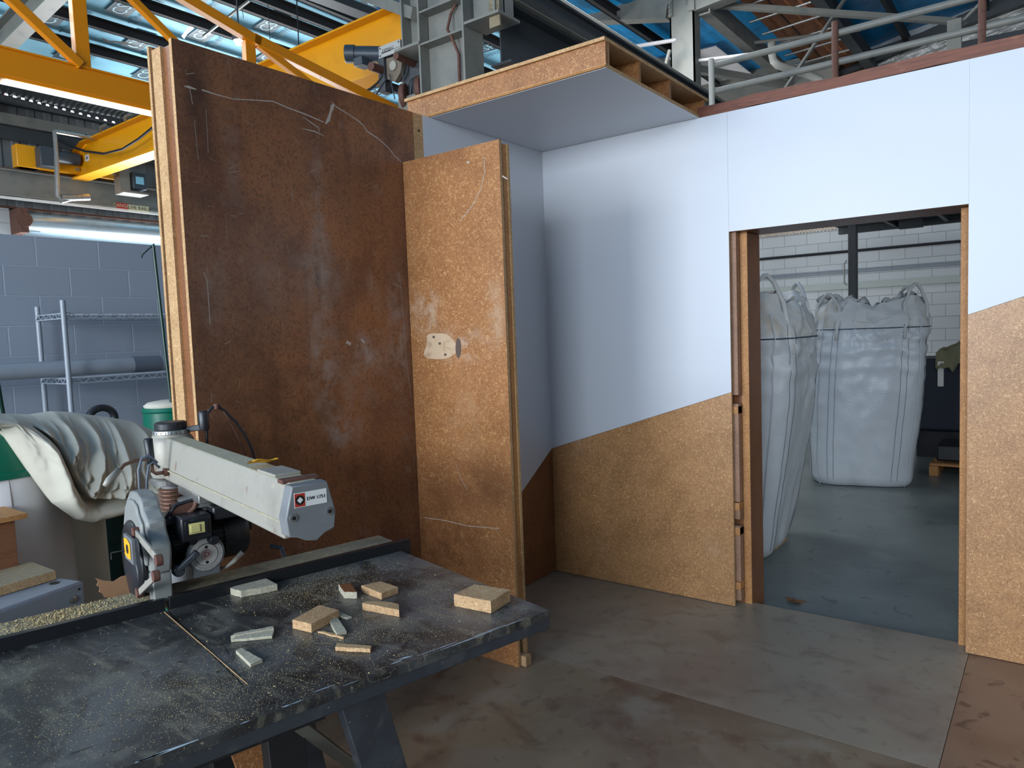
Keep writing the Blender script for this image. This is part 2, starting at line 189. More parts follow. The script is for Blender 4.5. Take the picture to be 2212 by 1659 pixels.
# ------------------------------------------------------------------ mesh builder
OFFS = {}
class MB:
    def __init__(s, M=None): s.v = []; s.f = []; s.m = []; s.M = M; s.mi = 0
    def add(s, vs, fs, mi=None):
        n = len(s.v); s.v += [(s.M @ Vector(p)) if s.M else Vector(p) for p in vs]
        s.f += [tuple(i+n for i in f) for f in fs]; s.m += [s.mi if mi is None else mi]*len(fs); return s
    def box(s, a, b, mi=None):
        x0, y0, z0 = a; x1, y1, z1 = b
        return s.add([(x0,y0,z0),(x1,y0,z0),(x1,y1,z0),(x0,y1,z0),(x0,y0,z1),(x1,y0,z1),(x1,y1,z1),(x0,y1,z1)],
              [(0,3,2,1),(4,5,6,7),(0,1,5,4),(1,2,6,5),(2,3,7,6),(3,0,4,7)], mi)
    def bar(s, p, q, w, h, up=(0,0,1), mi=None, ew=None, eh=None):
        p, q = Vector(p), Vector(q); d = (q-p).normalized(); up = Vector(up)
        a = d.cross(up)
        if a.length < 1e-4: a = d.cross(Vector((0,1,0)))
        a.normalize(); b = a.cross(d).normalized(); ew = w if ew is None else ew; eh = h if eh is None else eh
        vs = [c + a*(sx*ww/2) + b*(sy*hh/2) for c, ww, hh in ((p,w,h),(q,ew,eh)) for sx, sy in ((-1,-1),(1,-1),(1,1),(-1,1))]
        return s.add(vs, [(0,3,2,1),(4,5,6,7),(0,1,5,4),(1,2,6,5),(2,3,7,6),(3,0,4,7)], mi)
    def ibeam(s, p, q, w, h, t=.02, up=(0,0,1)):
        p, q, up = Vector(p), Vector(q), Vector(up); d = (q-p).normalized(); a = d.cross(up).normalized(); b = a.cross(d).normalized()
        s.bar(p, q, t*.7, h-2*t, up); s.bar(p+b*(h/2-t/2), q+b*(h/2-t/2), w, t, up); s.bar(p-b*(h/2-t/2), q-b*(h/2-t/2), w, t, up); return s
    def tube(s, pts, r, n=10, mi=None, cap=True, r2=None):
        pts = [Vector(p) for p in pts]; k = len(pts); rs = r if isinstance(r, (list, tuple)) else [r]*k
        vs = []; fs = []; prev = None
        for i, p in enumerate(pts):
            d = (pts[min(i+1,k-1)]-pts[max(i-1,0)]).normalized()
            if prev is None:
                a = d.cross(Vector((0,0,1)))
                if a.length < 1e-3: a = d.cross(Vector((1,0,0)))
            else: a = prev - d*prev.dot(d)
            a.normalize(); prev = a; b = d.cross(a)
            vs += [p + (a*math.cos(2*math.pi*j/n)+b*math.sin(2*math.pi*j/n))*rs[i] for j in range(n)]
        for i in range(k-1):
            for j in range(n): fs.append((i*n+j, i*n+(j+1)%n, (i+1)*n+(j+1)%n, (i+1)*n+j))
        if cap: fs += [tuple(range(n))[::-1], tuple((k-1)*n+j for j in range(n))]
        return s.add(vs, fs, mi)
    def cyl(s, p, q, r, r2=None, n=20, mi=None): return s.tube([p, q], [r, r if r2 is None else r2], n, mi)
    def lathe(s, c, prof, n=28, axis=(0,0,1), mi=None):
        c = Vector(c); ax = Vector(axis).normalized(); a = ax.orthogonal().normalized(); b = ax.cross(a); vs = []; fs = []
        for r, z in prof: vs += [c+ax*z+(a*math.cos(2*math.pi*j/n)+b*math.sin(2*math.pi*j/n))*r for j in range(n)]
        for i in range(len(prof)-1):
            for j in range(n): fs.append((i*n+j, i*n+(j+1)%n, (i+1)*n+(j+1)%n, (i+1)*n+j))
        fs += [tuple(range(n))[::-1], tuple((len(prof)-1)*n+j for j in range(n))]
        return s.add(vs, fs, mi)
    def prism(s, pts, off, mi=None, mside=None):
        pts = [Vector(p) for p in pts]; off = Vector(off); n = len(pts)
        s.add(pts+[p+off for p in pts], [tuple(range(n)), tuple(range(n, 2*n))[::-1]], mi)
        base = len(s.v)-2*n
        for i in range(n): s.f.append((base+i, base+n+i, base+n+(i+1)%n, base+(i+1)%n)); s.m.append((s.mi if mi is None else mi) if mside is None else mside)
        return s
    def grid(s, fn, nu, nv, mi=None, closeu=False):
        vs = [fn(i/nu, j/nv) for i in range(nu+1) for j in range(nv+1)]
        fs = [(i*(nv+1)+j, (i+1)*(nv+1)+j, (i+1)*(nv+1)+j+1, i*(nv+1)+j+1) for i in range(nu) for j in range(nv)]
        return s.add(vs, fs, mi)
    def text(s, txt, size, org, right, up, mi=None, thick=.001):
        cu = bpy.data.curves.new('t', 'FONT'); cu.body = txt; cu.size = size; cu.align_x = 'CENTER'; cu.align_y = 'CENTER'; cu.resolution_u = 2
        o = bpy.data.objects.new('t', cu); scene.collection.objects.link(o)
        me = bpy.data.meshes.new_from_object(o.evaluated_get(bpy.context.evaluated_depsgraph_get()))
        r, u = Vector(right).normalized(), Vector(up).normalized(); nrm = r.cross(u)
        s.add([Vector(org)+r*v.co.x+u*v.co.y+nrm*thick for v in me.vertices], [tuple(p.vertices) for p in me.polygons], mi)
        bpy.data.objects.remove(o); bpy.data.curves.remove(cu); bpy.data.meshes.remove(me); return s
    def ribbon(s, pts, nrm, w, mi=None):
        pts = [Vector(p) for p in pts]; nrm = Vector(nrm); vs = []
        for i, p in enumerate(pts):
            d = (pts[min(i+1, len(pts)-1)]-pts[max(i-1, 0)]).normalized(); a = d.cross(nrm).normalized()
            ww = (w[i] if isinstance(w, (list, tuple)) else w)/2; vs += [p-a*ww, p+a*ww]
        return s.add(vs, [(2*i, 2*i+1, 2*i+3, 2*i+2) for i in range(len(pts)-1)], mi)
    def build(s, name, mats, parent=None, smooth=False, bevel=0, label=None, sub=0):
        me = bpy.data.meshes.new(name); wl = OFFS.get(parent.name, Vector((0,0,0))) if parent else Vector((0,0,0))
        org = Vector((0, 0, 0))
        if parent is None and s.v:
            lo = Vector((min(v.x for v in s.v), min(v.y for v in s.v), min(v.z for v in s.v))); hi = Vector((max(v.x for v in s.v), max(v.y for v in s.v), max(v.z for v in s.v)))
        me.from_pydata([tuple(v) for v in s.v], [], s.f); me.update()
        for mm in (mats if isinstance(mats, (list, tuple)) else [mats]): me.materials.append(mm)
        me.polygons.foreach_set('material_index', s.m)
        bb = bmesh.new(); bb.from_mesh(me); bmesh.ops.recalc_face_normals(bb, faces=bb.faces); bb.to_mesh(me); bb.free()
        if smooth: me.polygons.foreach_set('use_smooth', [True]*len(me.polygons))
        o = bpy.data.objects.new(name, me); scene.collection.objects.link(o)
        if parent: o.parent = parent; o.location = -wl
        OFFS[o.name] = Vector((0, 0, 0))
        if bevel: bm_ = o.modifiers.new('b', 'BEVEL'); bm_.width = bevel; bm_.segments = 2; bm_.limit_method = 'ANGLE'; bm_.angle_limit = .6
        if smooth == 'auto' or bevel: me.polygons.foreach_set('use_smooth', [True]*len(me.polygons)); me.set_sharp_from_angle(angle=.6)
        if label: o['label'] = label
        return o
def tag(o, label, cat, group=None, kind=None):
    o['label'] = label; o['category'] = cat
    if group: o['group'] = group
    if kind: o['kind'] = kind
    return o
def thing(name, loc, label, cat, group=None, kind=None):
    o = bpy.data.objects.new(name, None); scene.collection.objects.link(o); o.location = loc; o.empty_display_size = .05
    OFFS[o.name] = Vector(loc); return tag(o, label, cat, group, kind)
def struct(o, label, cat='structure'): return tag(o, label, cat, None, 'structure')
GZ = -.06     # hall concrete level; the booth floor sheets are raised to z = 0
WX, WY, WT = -2.66, 3.93, 2.745     # booth side-wall face, doorway-wall face, wall top
# ================================================================== BOOTH
def poly_y(mb, pts, y, t, mi=0, ms=None): mb.prism([(x, y, z) for x, z in pts], (0, t, 0), mi, ms)
DL, DR, DT = -1.447, -.333, 2.105
def cut_l(x): return .829+(x-WX)*(1.224-.829)/(-1.447-WX)
def cut_r(x): return 1.606+(x+.324)*.343
m_ = MB()
poly_y(m_, [(WX, cut_l(WX)), (DL, cut_l(DL)), (DL, WT), (WX, WT)], WY, .018, 0, 2)
poly_y(m_, [(WX, 0.004), (DL, 0.004), (DL, cut_l(DL)-.0015), (WX, cut_l(WX)-.0015)], WY+.001, .017, 1, 2)
poly_y(m_, [(DL+.0008, DT), (DR-.0004, DT), (DR-.0004, WT), (DL+.0008, WT)], WY, .018, 0, 2)
poly_y(m_, [(DR, cut_r(DR)), (2.6, cut_r(2.6)), (2.6, WT), (DR, WT)], WY, .018, 0, 2)
poly_y(m_, [(DR, .004), (2.6, .004), (2.6, cut_r(2.6)-.0015), (DR, cut_r(DR)-.0015)], WY+.001, .017, 1, 2)
m_.box((WX-.0, WY+.018, 0), (-1.56, WY+.10, WT-.01), 3); m_.box((-.25, WY+.018, 0), (2.6, WY+.10, WT-.01), 3)
m_.box((-1.56, WY+.018, DT+.12), (-.25, WY+.10, WT-.01), 3)
m_.box((WX-.18, WY+.10, GZ), (-1.56, WY+.20, WT-.01), 3); m_.box((-.2, WY+.10, GZ), (2.6, WY+.20, WT-.01), 3); m_.box((-1.56, WY+.10, DT+.03), (-.2, WY+.20, WT-.01), 3)
struct(m_.build('wall_back', [WHITE, CHIPW, EDGE, STUDD]), 'white faced chipboard booth wall cut by a doorway, raw brown below a slanted line', 'wall')
# left booth wall (white) with raw strip at its near end
m_ = MB()
y0, y1 = 2.79, WY
def px_(pts, x, t, mi, ms=2): m_.prism([(x, y, z) for y, z in pts], (t, 0, 0), mi, ms)
px_([(2.83, WT), (y1, WT), (y1, .83), (3.581, .608), (2.83, .13)], WX, -.018, 0)
px_([(2.83, .128), (3.581, .606), (y1, .828), (y1, .004), (2.83, .004)], WX-.001, -.017, 1)
px_([(2.76, WT), (2.829, WT), (2.829, .004), (2.76, .004)], WX-.001, -.017, 2)
m_.box((WX-.18, 2.76, 0), (WX-.018, WY+.1, WT-.01), 3)
m_.cyl((WX-.004, 2.80, 2.66), (WX+.002, 2.80, 2.66), .006, mi=4, n=10)
struct(m_.build('wall_left', [WHITE, CHIPD, EDGE, STUDD, INK]), 'short white booth side wall meeting the doorway wall in the corner', 'wall')
# doorway frame
d = thing('door_1', (-.89, WY+.15, 0), 'open doorway framed with raw chipboard studs in the white wall', 'doorway', None, 'structure')
m_ = MB()   # recessed stud with notches
segs = [(0.03, .09), (.14, .46), (.50, .555), (.60, 1.155), (1.205, DT)]
for a, b in segs: m_.box((-1.53, WY+.034, a), (-1.4205, WY+.089, b))
m_.build('recessed_stud', STUDD, d)
m_ = MB()
for z in (.115, .43, .5725, 1.12): m_.box((-1.53, WY+.026, z-.022), (-1.4205, WY+.0888, z+.022))
m_.build('spacer_block', EDGEO, d, bevel=.002)
m_ = MB(); m_.box((-1.50, WY+.097, GZ), (-1.379, WY+.30, DT-.002)); m_.build('jamb', [CHIPD], d, bevel=.0015)
m_ = MB(); m_.box((-1.419, WY+.090, 0.0), (-1.379, WY+.0965, DT)); m_.build('jamb_edge', [EDGEO], d)
m_ = MB(); m_.box((-.371, WY+.090, 0), (-.334, WY+.30, DT-.002)); m_.build('jamb', [EDGEO], d, bevel=.0015)
m_ = MB(); m_.box((-1.50, WY+.02, DT+.0), (-.30, WY+.30, DT+.028)); m_.build('head_board', [CHIPD], d)
# timber on top of the wall
pt0, pt1 = ony(1509, 250, WY+.02), ony(2212, 73, WY+.02)
m_ = MB()
n = 40; xs = [-1.62+4.2*i/n for i in range(n+1)]
for i in range(n):
    a, b = xs[i], xs[i+1]; f = lambda x: (.004*math.sin(x*9)+.003*math.sin(x*23))
    m_.add([(a, WY+.012, WT+.006+f(a)*.5), (b, WY+.012, WT+.006+f(b)*.5), (b, WY+.07, WT+.006), (a, WY+.07, WT+.006), (a, WY+.012, WT+.062+f(a)), (b, WY+.012, WT+.062+f(b)), (b, WY+.07, WT+.062), (a, WY+.07, WT+.062)],
           [(0,3,2,1), (4,5,6,7), (0,1,5,4), (2,3,7,6)] + ([(3,0,4,7)] if i == 0 else []) + ([(1,2,6,5)] if i == n-1 else []))
tag(m_.build('timber_batten', REDWOOD), 'long reddish brown timber batten lying along the top of the white doorway wall', 'timber')
# dark hollow panel
d = thing('partition_panel', (WX-.09, 2.1, 0), 'tall dark brown scratched hollow panel standing behind the saw', 'panel')
YN, YF = 1.49, 2.757
m_ = MB(); m_.box((WX-.018, YN, 0), (WX, YF, WT)); m_.box((WX-.018, YN-.001, 0), (WX+.0003, YN, WT), 3); m_.box((WX-.018, YN, WT), (WX+.0003, YF, WT+.0006), 3)
def sp(x, y): p = onx(x, y, WX+.0012); return p
def scr(pts, w, mi=1): m_.ribbon([sp(*q) for q in pts], (1, 0, 0), w, mi)
scr([(436,194),(470,205),(505,214),(545,216),(590,219),(620,232),(660,247),(700,264)], [.006,.004,.003,.004,.005,.005,.006,.004])
scr([(703,268),(710,258),(714,243),(718,230),(722,224)], [.006,.018,.012,.02,.004])
scr([(715,219),(728,232),(752,246),(775,262),(786,272),(793,284),(815,298),(838,318),(852,336),(866,349)], [.003,.005,.004,.006,.005,.008,.006,.005,.006,.004])
scr([(398,186),(408,188),(424,193)], [.003,.01,.004]); scr([(410,192),(416,225)], .0025); scr([(445,235),(450,330)], .0015); scr([(420,260),(428,345)], .0015)
scr([(654,252),(672,265),(688,276),(691,286)], [.002,.005,.004,.003]); scr([(654,278),(680,284),(700,294)], [.003,.006,.002])
scr([(440,588),(447,604),(450,640),(454,700)], .003); scr([(862,590),(868,640),(876,760),(888,860)], .002)
scr([(400,150),(402,160),(420,158)], .002); scr([(748,738),(758,744)], .016); scr([(780,733),(788,740)], .012)
for k in range(46):
    x = random.uniform(420, 860); y = random.uniform(260, 1150); a = random.uniform(-.5, 1.8); l = random.uniform(4, 26)
    scr([(x, y), (x+l*math.cos(a), y+l*math.sin(a))], random.uniform(.0007, .0016))
m_.build('front_skin', [DARKP, SCRATCH, DUSTM, EDGE], d)
# powdery rub marks: many small thin flecks in vertical smears
m_ = MB()
def smear(cx, cy, sx, sy, n, s0=.001, s1=.004):
    for k in range(n):
        x = random.gauss(cx, sx); y = random.gauss(cy, sy); l = random.uniform(s0, s1)
        if not (400 < x < 896 and 110 < y < 1180): continue
        p = onx(x, y, WX+.0008); a = random.uniform(0, 6.28)
        m_.add([p+Vector((0, math.cos(a+t)*l*random.uniform(.5, 1), math.sin(a+t)*l*random.uniform(.6, 1.4))) for t in (0, 1.6, 3.1, 4.7)], [(0,1,2,3)])
smear(686,470,5,110,420,.0008,.0035); smear(700,600,7,70,300,.0008,.003); smear(690,575,16,60,260,.0006,.002); smear(705,760,22,50,420,.0006,.0022); smear(775,770,40,60,480,.0006,.0018)
smear(870,690,14,90,320,.0006,.0018); smear(740,930,30,30,200,.0006,.0018); smear(520,250,10,90,120,.0005,.0014); smear(590,600,50,80,160,.0005,.0014); smear(468,640,24,70,160,.0005,.0012); smear(870,900,12,110,240,.0006,.0016); smear(430,500,12,70,120,.0005,.0015)
o_ = m_.build('dust_smear', [DUSTM], d); o_['kind'] = 'stuff'
m_ = MB(); m_.box((WX-.18, YN-.002, 0), (WX-.165, YF, WT+.012), 0); m_.box((WX-.163, YN+.006, 0), (WX-.1525, YF, WT+.004), 1); m_.build('rear_skin', [EDGE, CHIPD], d)
m_ = MB(); m_.box((WX-.152, YN+.001, 0), (WX-.088, YN+.05, WT-.008), 1); m_.box((WX-.088, YN+.012, 0), (WX-.019, YN+.05, WT-.012), 0)
m_.build('end_stud', [CHIPD, EDGE], d)
m_ = MB()
for y in (2.0, 2.6): m_.box((WX-.150, y, .0), (WX-.018, y+.03, WT-.02))
m_.box((WX-.150, YN+.07, WT-.06), (WX-.018, YF, WT-.03)); m_.build('inner_batten', [CHIPD], d)
# wing partition
d = thing('partition_panel', (-2.35, 2.71, 0), 'narrow chipboard wing panel with a pale patch, jutting out in front of the white corner', 'panel')
YW = 2.67; ztl = ony(869, 351, YW).z; xr = -2.042
m_ = MB(); m_.prism([(WX+.002, YW, 0), (xr, YW, 0), (xr, YW, ztl), (WX+.002, YW, ztl)], (0, .017, 0), 0, 1)
def wp(x, y): return ony(x, y, YW-.001)
for pts, w_ in (([(1046,340),(1047,372),(1038,410),(1020,445),(993,478)], .003), ([(915,1118),(960,1124),(1010,1136),(1078,1142)], .003), ([(984,1000),(994,1030),(1010,1060)], .002), ([(1008,350),(1014,351)], .008), ([(1085,380),(1096,387)], .006)):
    m_.ribbon([wp(*q) for q in pts], (0, -1, 0), w_, 2)
pts = [wp(948+34*math.cos(a)*(1+.22*math.sin(3*a+1)), 748+34*math.sin(a)*(1+.18*math.cos(2*a))) for a in [i*math.pi/10 for i in range(20)]]
m_.add(pts, [tuple(range(20))[::-1]], 3)
pts = [wp(990+6*math.cos(a), 752+22*math.sin(a)) + Vector((0, -.0004, 0)) for a in [i*math.pi/6 for i in range(12)]]; m_.add(pts, [tuple(range(12))[::-1]], 4)
for cx, cy in ((950,742),(962,766),(937,728)): m_.add([wp(cx+3*math.cos(a), cy+3*math.sin(a))+Vector((0,-.0006,0)) for a in [i*math.pi/4 for i in range(8)]], [tuple(range(8))[::-1]], 4)
def wsm(cx, cy, sx, sy, n, s1):
    for k in range(n):
        x, y = random.gauss(cx, sx), random.gauss(cy, sy)
        if not (905 < x < 1075 and 380 < y < 1150): continue
        p = wp(x, y)+Vector((0, .0004, 0)); l = random.uniform(.0005, s1); a = random.uniform(0, 6)
        m_.add([p+Vector((math.cos(a-t)*l, 0, math.sin(a-t)*l*1.2)) for t in (0, 1.6, 3.1, 4.7)], [(0,1,2,3)], 3)
wsm(925,715,16,26,420,.002); wsm(1000,790,30,26,260,.0018); wsm(1085,690,14,40,260,.0018); wsm(1010,730,30,40,200,.0014); wsm(985,1040,26,60,160,.0012)
PALEP = mat('pale_glue_patch', L(196, 168, 138), .8, layers=[(25, .5, .7, L(160, 128, 96), .6)])
DRKP = mat('dark_mark', L(90, 74, 66), .8)
m_.build('front_skin', [CHIPP, EDGE, SCRATCH, PALEP, DRKP], d)
m_ = MB(); m_.box((WX+.002, YW+.063, 0), (xr-.002, YW+.078, ztl-.01)); m_.build('rear_skin', [EDGE], d)
m_ = MB(); m_.box((xr-.05, YW+.0175, .27), (xr-.008, YW+.0625, ztl-.012)); m_.box((WX+.002, YW+.0175, .0), (WX+.04, YW+.0625, ztl-.012)); m_.build('end_stud', [EDGEO], d)
m_ = MB(); m_.box((WX+.042, YW+.0175, ztl-.05), (xr-.052, YW+.0625, ztl-.012)); m_.build('top_batten', [CHIPD], d)
m_ = MB(); m_.box((xr-.025, YW+.020, 0.001), (xr+.030, YW+.063, .052)); tag(m_.build('wood_block', [OFFC], bevel=.002), 'tiny chipboard block on the floor under the open end of the wing panel', 'offcut')
# ceiling box
d = thing('ceiling_panel', (-2.1, 3.45, WT), 'hollow chipboard ceiling panel with white underside bridging the corner', 'panel')
YB = 2.89; XL, XR = -2.836, -1.605; ZT = 2.878; YE = WY+.13
m_ = MB(); m_.box((XL+.01, YB+.004, WT+.001), (XR, YE, WT+.003), 0); m_.box((XL+.01, YB+.004, WT+.003), (XR, YE, WT+.02), 1); m_.build('bottom_board', [WHITE, EDGE], d)
m_ = MB(); m_.box((XL-.0, YB-.008, ZT-.016), (XR+.003, YE, ZT)); m_.build('top_board', [EDGE], d, bevel=.001)
m_ = MB(); m_.box((XL+.01, YB+.006, WT+.02), (XR-.001, YB+.024, ZT-.016)); m_.build('fascia', [CHIPP], d)
m_ = MB(); m_.prism([(XL+.02, YB+.0055, WT+.02), (XR, YB+.0055, WT+.02), (XR, YB-.006, WT+.003), (XL+.02, YB-.006, WT+.003)], (0, .001, 0)); m_.build('bottom_edge_strip', [EDGEO], d)
for k, y in enumerate((YB+.024, 3.22, 3.56, YE-.05)):
    m_ = MB(); m_.box((XL+.02, y, WT+.02), (XR-.004, y+.02, ZT-.016)); m_.build('rib', [CHIPP if k else EDGE], d)
# floor
m_ = MB(); ys = onz(1181, 1419, 0).y; xs_ = onz(2093, 1411, 0).x; g = .0012
FX0, FX1, FY0, FY1 = -2.86, 3.2, -1.2, 4.05
m_.box((FX0, ys+g, -.02), (xs_-g, FY1, 0), 0); m_.box((xs_+g, ys-.9, -.02), (FX1, FY1, 0), 1)
m_.box((FX0, FY0, -.02), (xs_-g, ys-g, 0), 3); m_.box((xs_+g, FY0, -.02), (FX1, ys-.9-g*2, 0), 0)
m_.box((FX0+.01, FY0+.01, GZ), (FX1-.01, FY1-.01, -.0205), 2)
struct(m_.build('floor', [FLOORA, FLOORB, STUDD, FLOORC]), 'scuffed grey brown sheet floor of the booth', 'floor')
m_ = MB(); m_.box((-16, -12, GZ-.2), (7, 16, GZ)); struct(m_.build('floor_hall', [CONC]), 'worn grey green concrete slab seen through the doorway', 'floor')
# dry leaf & debris on concrete
m_ = MB(); c = onz(1718, 1300, GZ+.004); pts = [c+Vector((math.cos(a)*.05*(1+.4*math.sin(5*a)), math.sin(a)*.035*(1+.3*math.cos(4*a)), .006*math.sin(3*a)+.005)) for a in [i*math.pi/12 for i in range(24)]]
m_.add(pts+[c+Vector((0, 0, .016))], [(i, (i+1) % 24, 24) for i in range(24)]); tag(m_.build('dry_leaf', [LEAF]), 'curled brown leaf on the concrete just beyond the doorway sill', 'leaf')
# ================================================================== BENCH AND RADIAL ARM SAW
TZ = .85
d = thing('saw_bench', BM @ Vector((-.8, -.4, 0)), 'long black laminate saw bench strewn with sawdust and offcuts', 'workbench')
def tb(): return MB(BM)
m_ = tb(); UL = -2.35; SU = -.765
m_.box((SU+.0025, -.77, TZ-.022), (0, 0, TZ)); m_.box((UL, -.77, TZ-.022), (SU-.0025, 0, TZ)); m_.box((SU-.003, -.165, TZ-.021), (SU+.003, 0, TZ-.0003)); m_.box((SU-.003, -.77, TZ-.022), (SU+.003, -.165, TZ-.006), 1)
BT = m_
m_ = tb(); m_.box((UL, -.028, TZ-.052), (0, -.002, TZ-.022)); m_.box((-.028, -.77, TZ-.052), (-.002, -.028, TZ-.022)); m_.build('edge_trim', [NAVY], d, bevel=.002)
m_ = BT
for (x, y, l, w_, a) in ((345,1652,.05,.006,0), (372,1638,.11,.009,.03), (333,1651,.04,.008,0), (1010,1383,.16,.004,0), (960,1396,.07,.003,0), (875,1420,.035,.007,.15), (855,1431,.03,.004,0), (700,1487,.05,.003,0), (640,1517,.03,.003,0), (618,1525,.018,.005,0), (534,1565,.02,.003,0), (920,1410,.05,.002,0), (760,1478,.04,.002,0), (1060,1362,.1,.004,0), (1110,1345,.07,.003,0)):
    p = bz(x, y, TZ+.0006); m_.ribbon([(p.x-l/2, min(p.y, -.001), TZ+.0006), (p.x, min(p.y+a*l*.3, -.0012), TZ+.0006), (p.x+l/2, min(p.y+a*l, -.001), TZ+.0006)], (0, 0, 1), [w_*.3, w_, w_*.3], 2)
m_.build('bench_top', [TABLE, EDGEO, PAINTW], d)
m_ = tb()
for sgn in (0,): 
    m_.tube([bz(355,1322,TZ+.001), bz(535,1478,TZ+.001)], .0010, 6)
m_.build('saw_kerf_edge', [EDGE], d)
# fence and rear board
m_ = tb(); m_.box((UL, -.795, TZ-.02), (SU-.006, -.772, TZ+.034)); m_.box((SU+.006, -.795, TZ-.02), (.04, -.772, TZ+.034)); m_.build('fence', [BLACKM], d, bevel=.001)
m_ = tb(); m_.box((UL, -.925, TZ-.03), (SU-.02, -.797, TZ+.026)); m_.box((SU+.02, -.925, TZ-.03), (.0, -.797, TZ+.026)); m_.build('rear_board', [DUSTY], d, bevel=.002)
m_ = tb(); p = bz(592,1218,TZ+.02); m_.tube([(p.x+.05, -.93, TZ+.02), (p.x+.05, -.955, TZ+.05), (p.x+.02, -.975, TZ+.06)], .008, 8); m_.build('clamp_lever', [BLACK], d)
# frame
m_ = tb(); m_.box((-2.3, -.75, TZ-.075), (-.62, -.72, TZ-.022)); m_.box((-2.3, -.10, TZ-.095), (-.62, -.07, TZ-.055)); m_.box((-.66, -.75, TZ-.09), (-.62, -.07, TZ-.055)); m_.build('frame_rail', [BLACKM], d)
m_ = tb(); m_.box((-2.3, -.088, TZ-.054), (-.70, -.032, TZ-.040)); m_.build('shim_board', [EDGE], d)
def leg(a, b, w_, h, mt, nm='leg', up=(0, 1, 0)):
    q = tb(); q.bar(a, b, w_, h, up); return q.build(nm, mt, d, bevel=.002)
leg((-.545, -.06, TZ-.05), (-.33, -.10, .0), .105, .04, NAVY)
leg((-.69, -.16, TZ-.06), (-.64, -.2, 0), .085, .05, BLACKM); leg((-.69, -.68, TZ-.06), (-.64, -.64, 0), .085, .05, BLACKM); leg((-.5, -.70, TZ-.05), (-.36, -.68, 0), .08, .04, NAVY)
leg((-2.1, -.16, TZ-.06), (-2.2, -.2, 0), .085, .05, BLACKM); leg((-2.1, -.68, TZ-.06), (-2.2, -.64, 0), .085, .05, BLACKM)
m_ = tb(); a = bv(632, 1556, -.10); b = bv(770, 1659, -.3); b = a+(b-a)*2.1; m_.bar(a, b, .030, .004, (0, 1, 0)); m_.bar(a+Vector((0, .002, .016)), b+Vector((0, .002, .016)), .004, .03, (0, 1, 0)); m_.build('brace', [STEEL], d)
m_ = tb(); m_.bar((-.69, -.45, .42), (-2.1, -.45, .42), .03, .03); m_.build('stretcher', [BLACKM], d)
m_ = tb(); a = bv(505, 1625, -.45); m_.prism([bv(500,1628,-.45), bv(560,1600,-.45), bv(596,1624,-.45), bv(603,1720,-.45), bv(540,1740,-.45)], (0, -.02, 0)); 
tag(m_.build('scrap_board', [CHIPP], bevel=.001), 'brown chipboard scrap leaning under the saw bench', 'offcut')
# ---- offcuts on bench
def block(c4, h, label, mt, name='wood_offcut', grp=None, jag=0):
    q = tb(); n = len(c4); base = [Vector((p[0], p[1], TZ+.0005)) for p in c4]
    # outline subdivided with torn irregularities
    pts = []
    for i in range(n):
        a, b = base[i], base[(i+1) % n]; k = max(1, int((b-a).length/.012))
        for j in range(k):
            p = a.lerp(b, j/k); 
            if jag and j: p = p+Vector((random.uniform(-jag, jag), random.uniform(-jag, jag), 0))
            pts.append(p)
    ar = sum(pts[i].x*pts[(i+1) % len(pts)].y-pts[(i+1) % len(pts)].x*pts[i].y for i in range(len(pts)))
    if ar < 0: pts.reverse()
    q.prism(pts, (0, 0, h), 0, 1); o = q.build(name, mt, bevel=.0008); me = o.data; me.flip_normals() if ar*0 > 1 else None
    tag(o, label, 'offcut', grp); return o
def rect(p, ang, a, b):   # corner list from centre in bench frame
    c, s = math.cos(ang), math.sin(ang); return [(p[0]+x*c-y*s, p[1]+x*s+y*c) for x, y in ((-a/2,-b/2),(a/2,-b/2),(a/2,b/2),(-a/2,b/2))]
def quad(px, z=TZ): return [tuple(bz(x, y, z)) for x, y in px]
H1 = .034
M1, M2, M3 = [OFFD, OFFD], [OFFC, OFFC], [CHIPD, OFFD]
def top(px, h): return quad(px, TZ+h)
block(top([(497,1270),(520,1277),(599,1262),(568,1246)], .02), .02, 'long dusty grey offcut lying against the saw bench fence', M1, jag=.002)
block(top([(731,1262),(757,1260),(771,1279),(743,1279)], .02), .02, 'small offcut with a dark top face, behind the middle of the bench', M3, jag=.001)
block(top([(780,1265),(824,1282),(860,1268),(822,1256)], .02), .02, 'squarish offcut with rough edges, farthest right of the middle group', M2, jag=.001)
block(top([(782,1303),(862,1318),(862,1305),(838,1300),(790,1299)], .02), .02, 'low offcut directly in front of the squarish one', M2, jag=.001)
block(top([(631,1339),(672,1348),(733,1318),(690,1307)], .024), .024, 'thick rectangular block leading the middle group, slivers beside it', M2, jag=.001)
block(top([(980,1284),(1060,1299),(1102,1274),(1025,1262)], .034), .034, 'largest chipboard block, alone near the right corner of the bench', M2, jag=.0008)
block(top([(498,1376),(508,1369),(590,1354),(592,1359)], .008), .010, 'dusty wedge sliver nearest the saw kerf, rear one of a pair', M1, jag=.001)
block(top([(499,1383),(512,1374),(592,1363),(588,1375)], .006), .007, 'dusty wedge sliver in front of its twin beside the saw kerf', M1, jag=.001)
block(top([(509,1406),(521,1400),(567,1425),(541,1436)], .008), .009, 'short pale offcut nearest the front edge beside the saw kerf', M1, jag=.001)
block(top([(710,1338),(728,1332),(749,1364),(727,1370)], .008), .009, 'thin dusty offcut sticking out from under the thick block', M1, jag=.001)
block(top([(724,1328),(735,1322),(760,1332),(750,1335)], .006), .006, 'small splinter just behind the thin dusty offcut', M1, jag=.002)
block(top([(686,1364),(700,1363),(745,1375),(742,1378)], .005), .005, 'narrow splinter lying across the front of the thin dusty offcut', M2, jag=.002)
block(top([(724,1398),(729,1389),(803,1395),(800,1402)], .010), .010, 'strip offcut lying alone toward the front edge of the bench', M2, jag=.001)
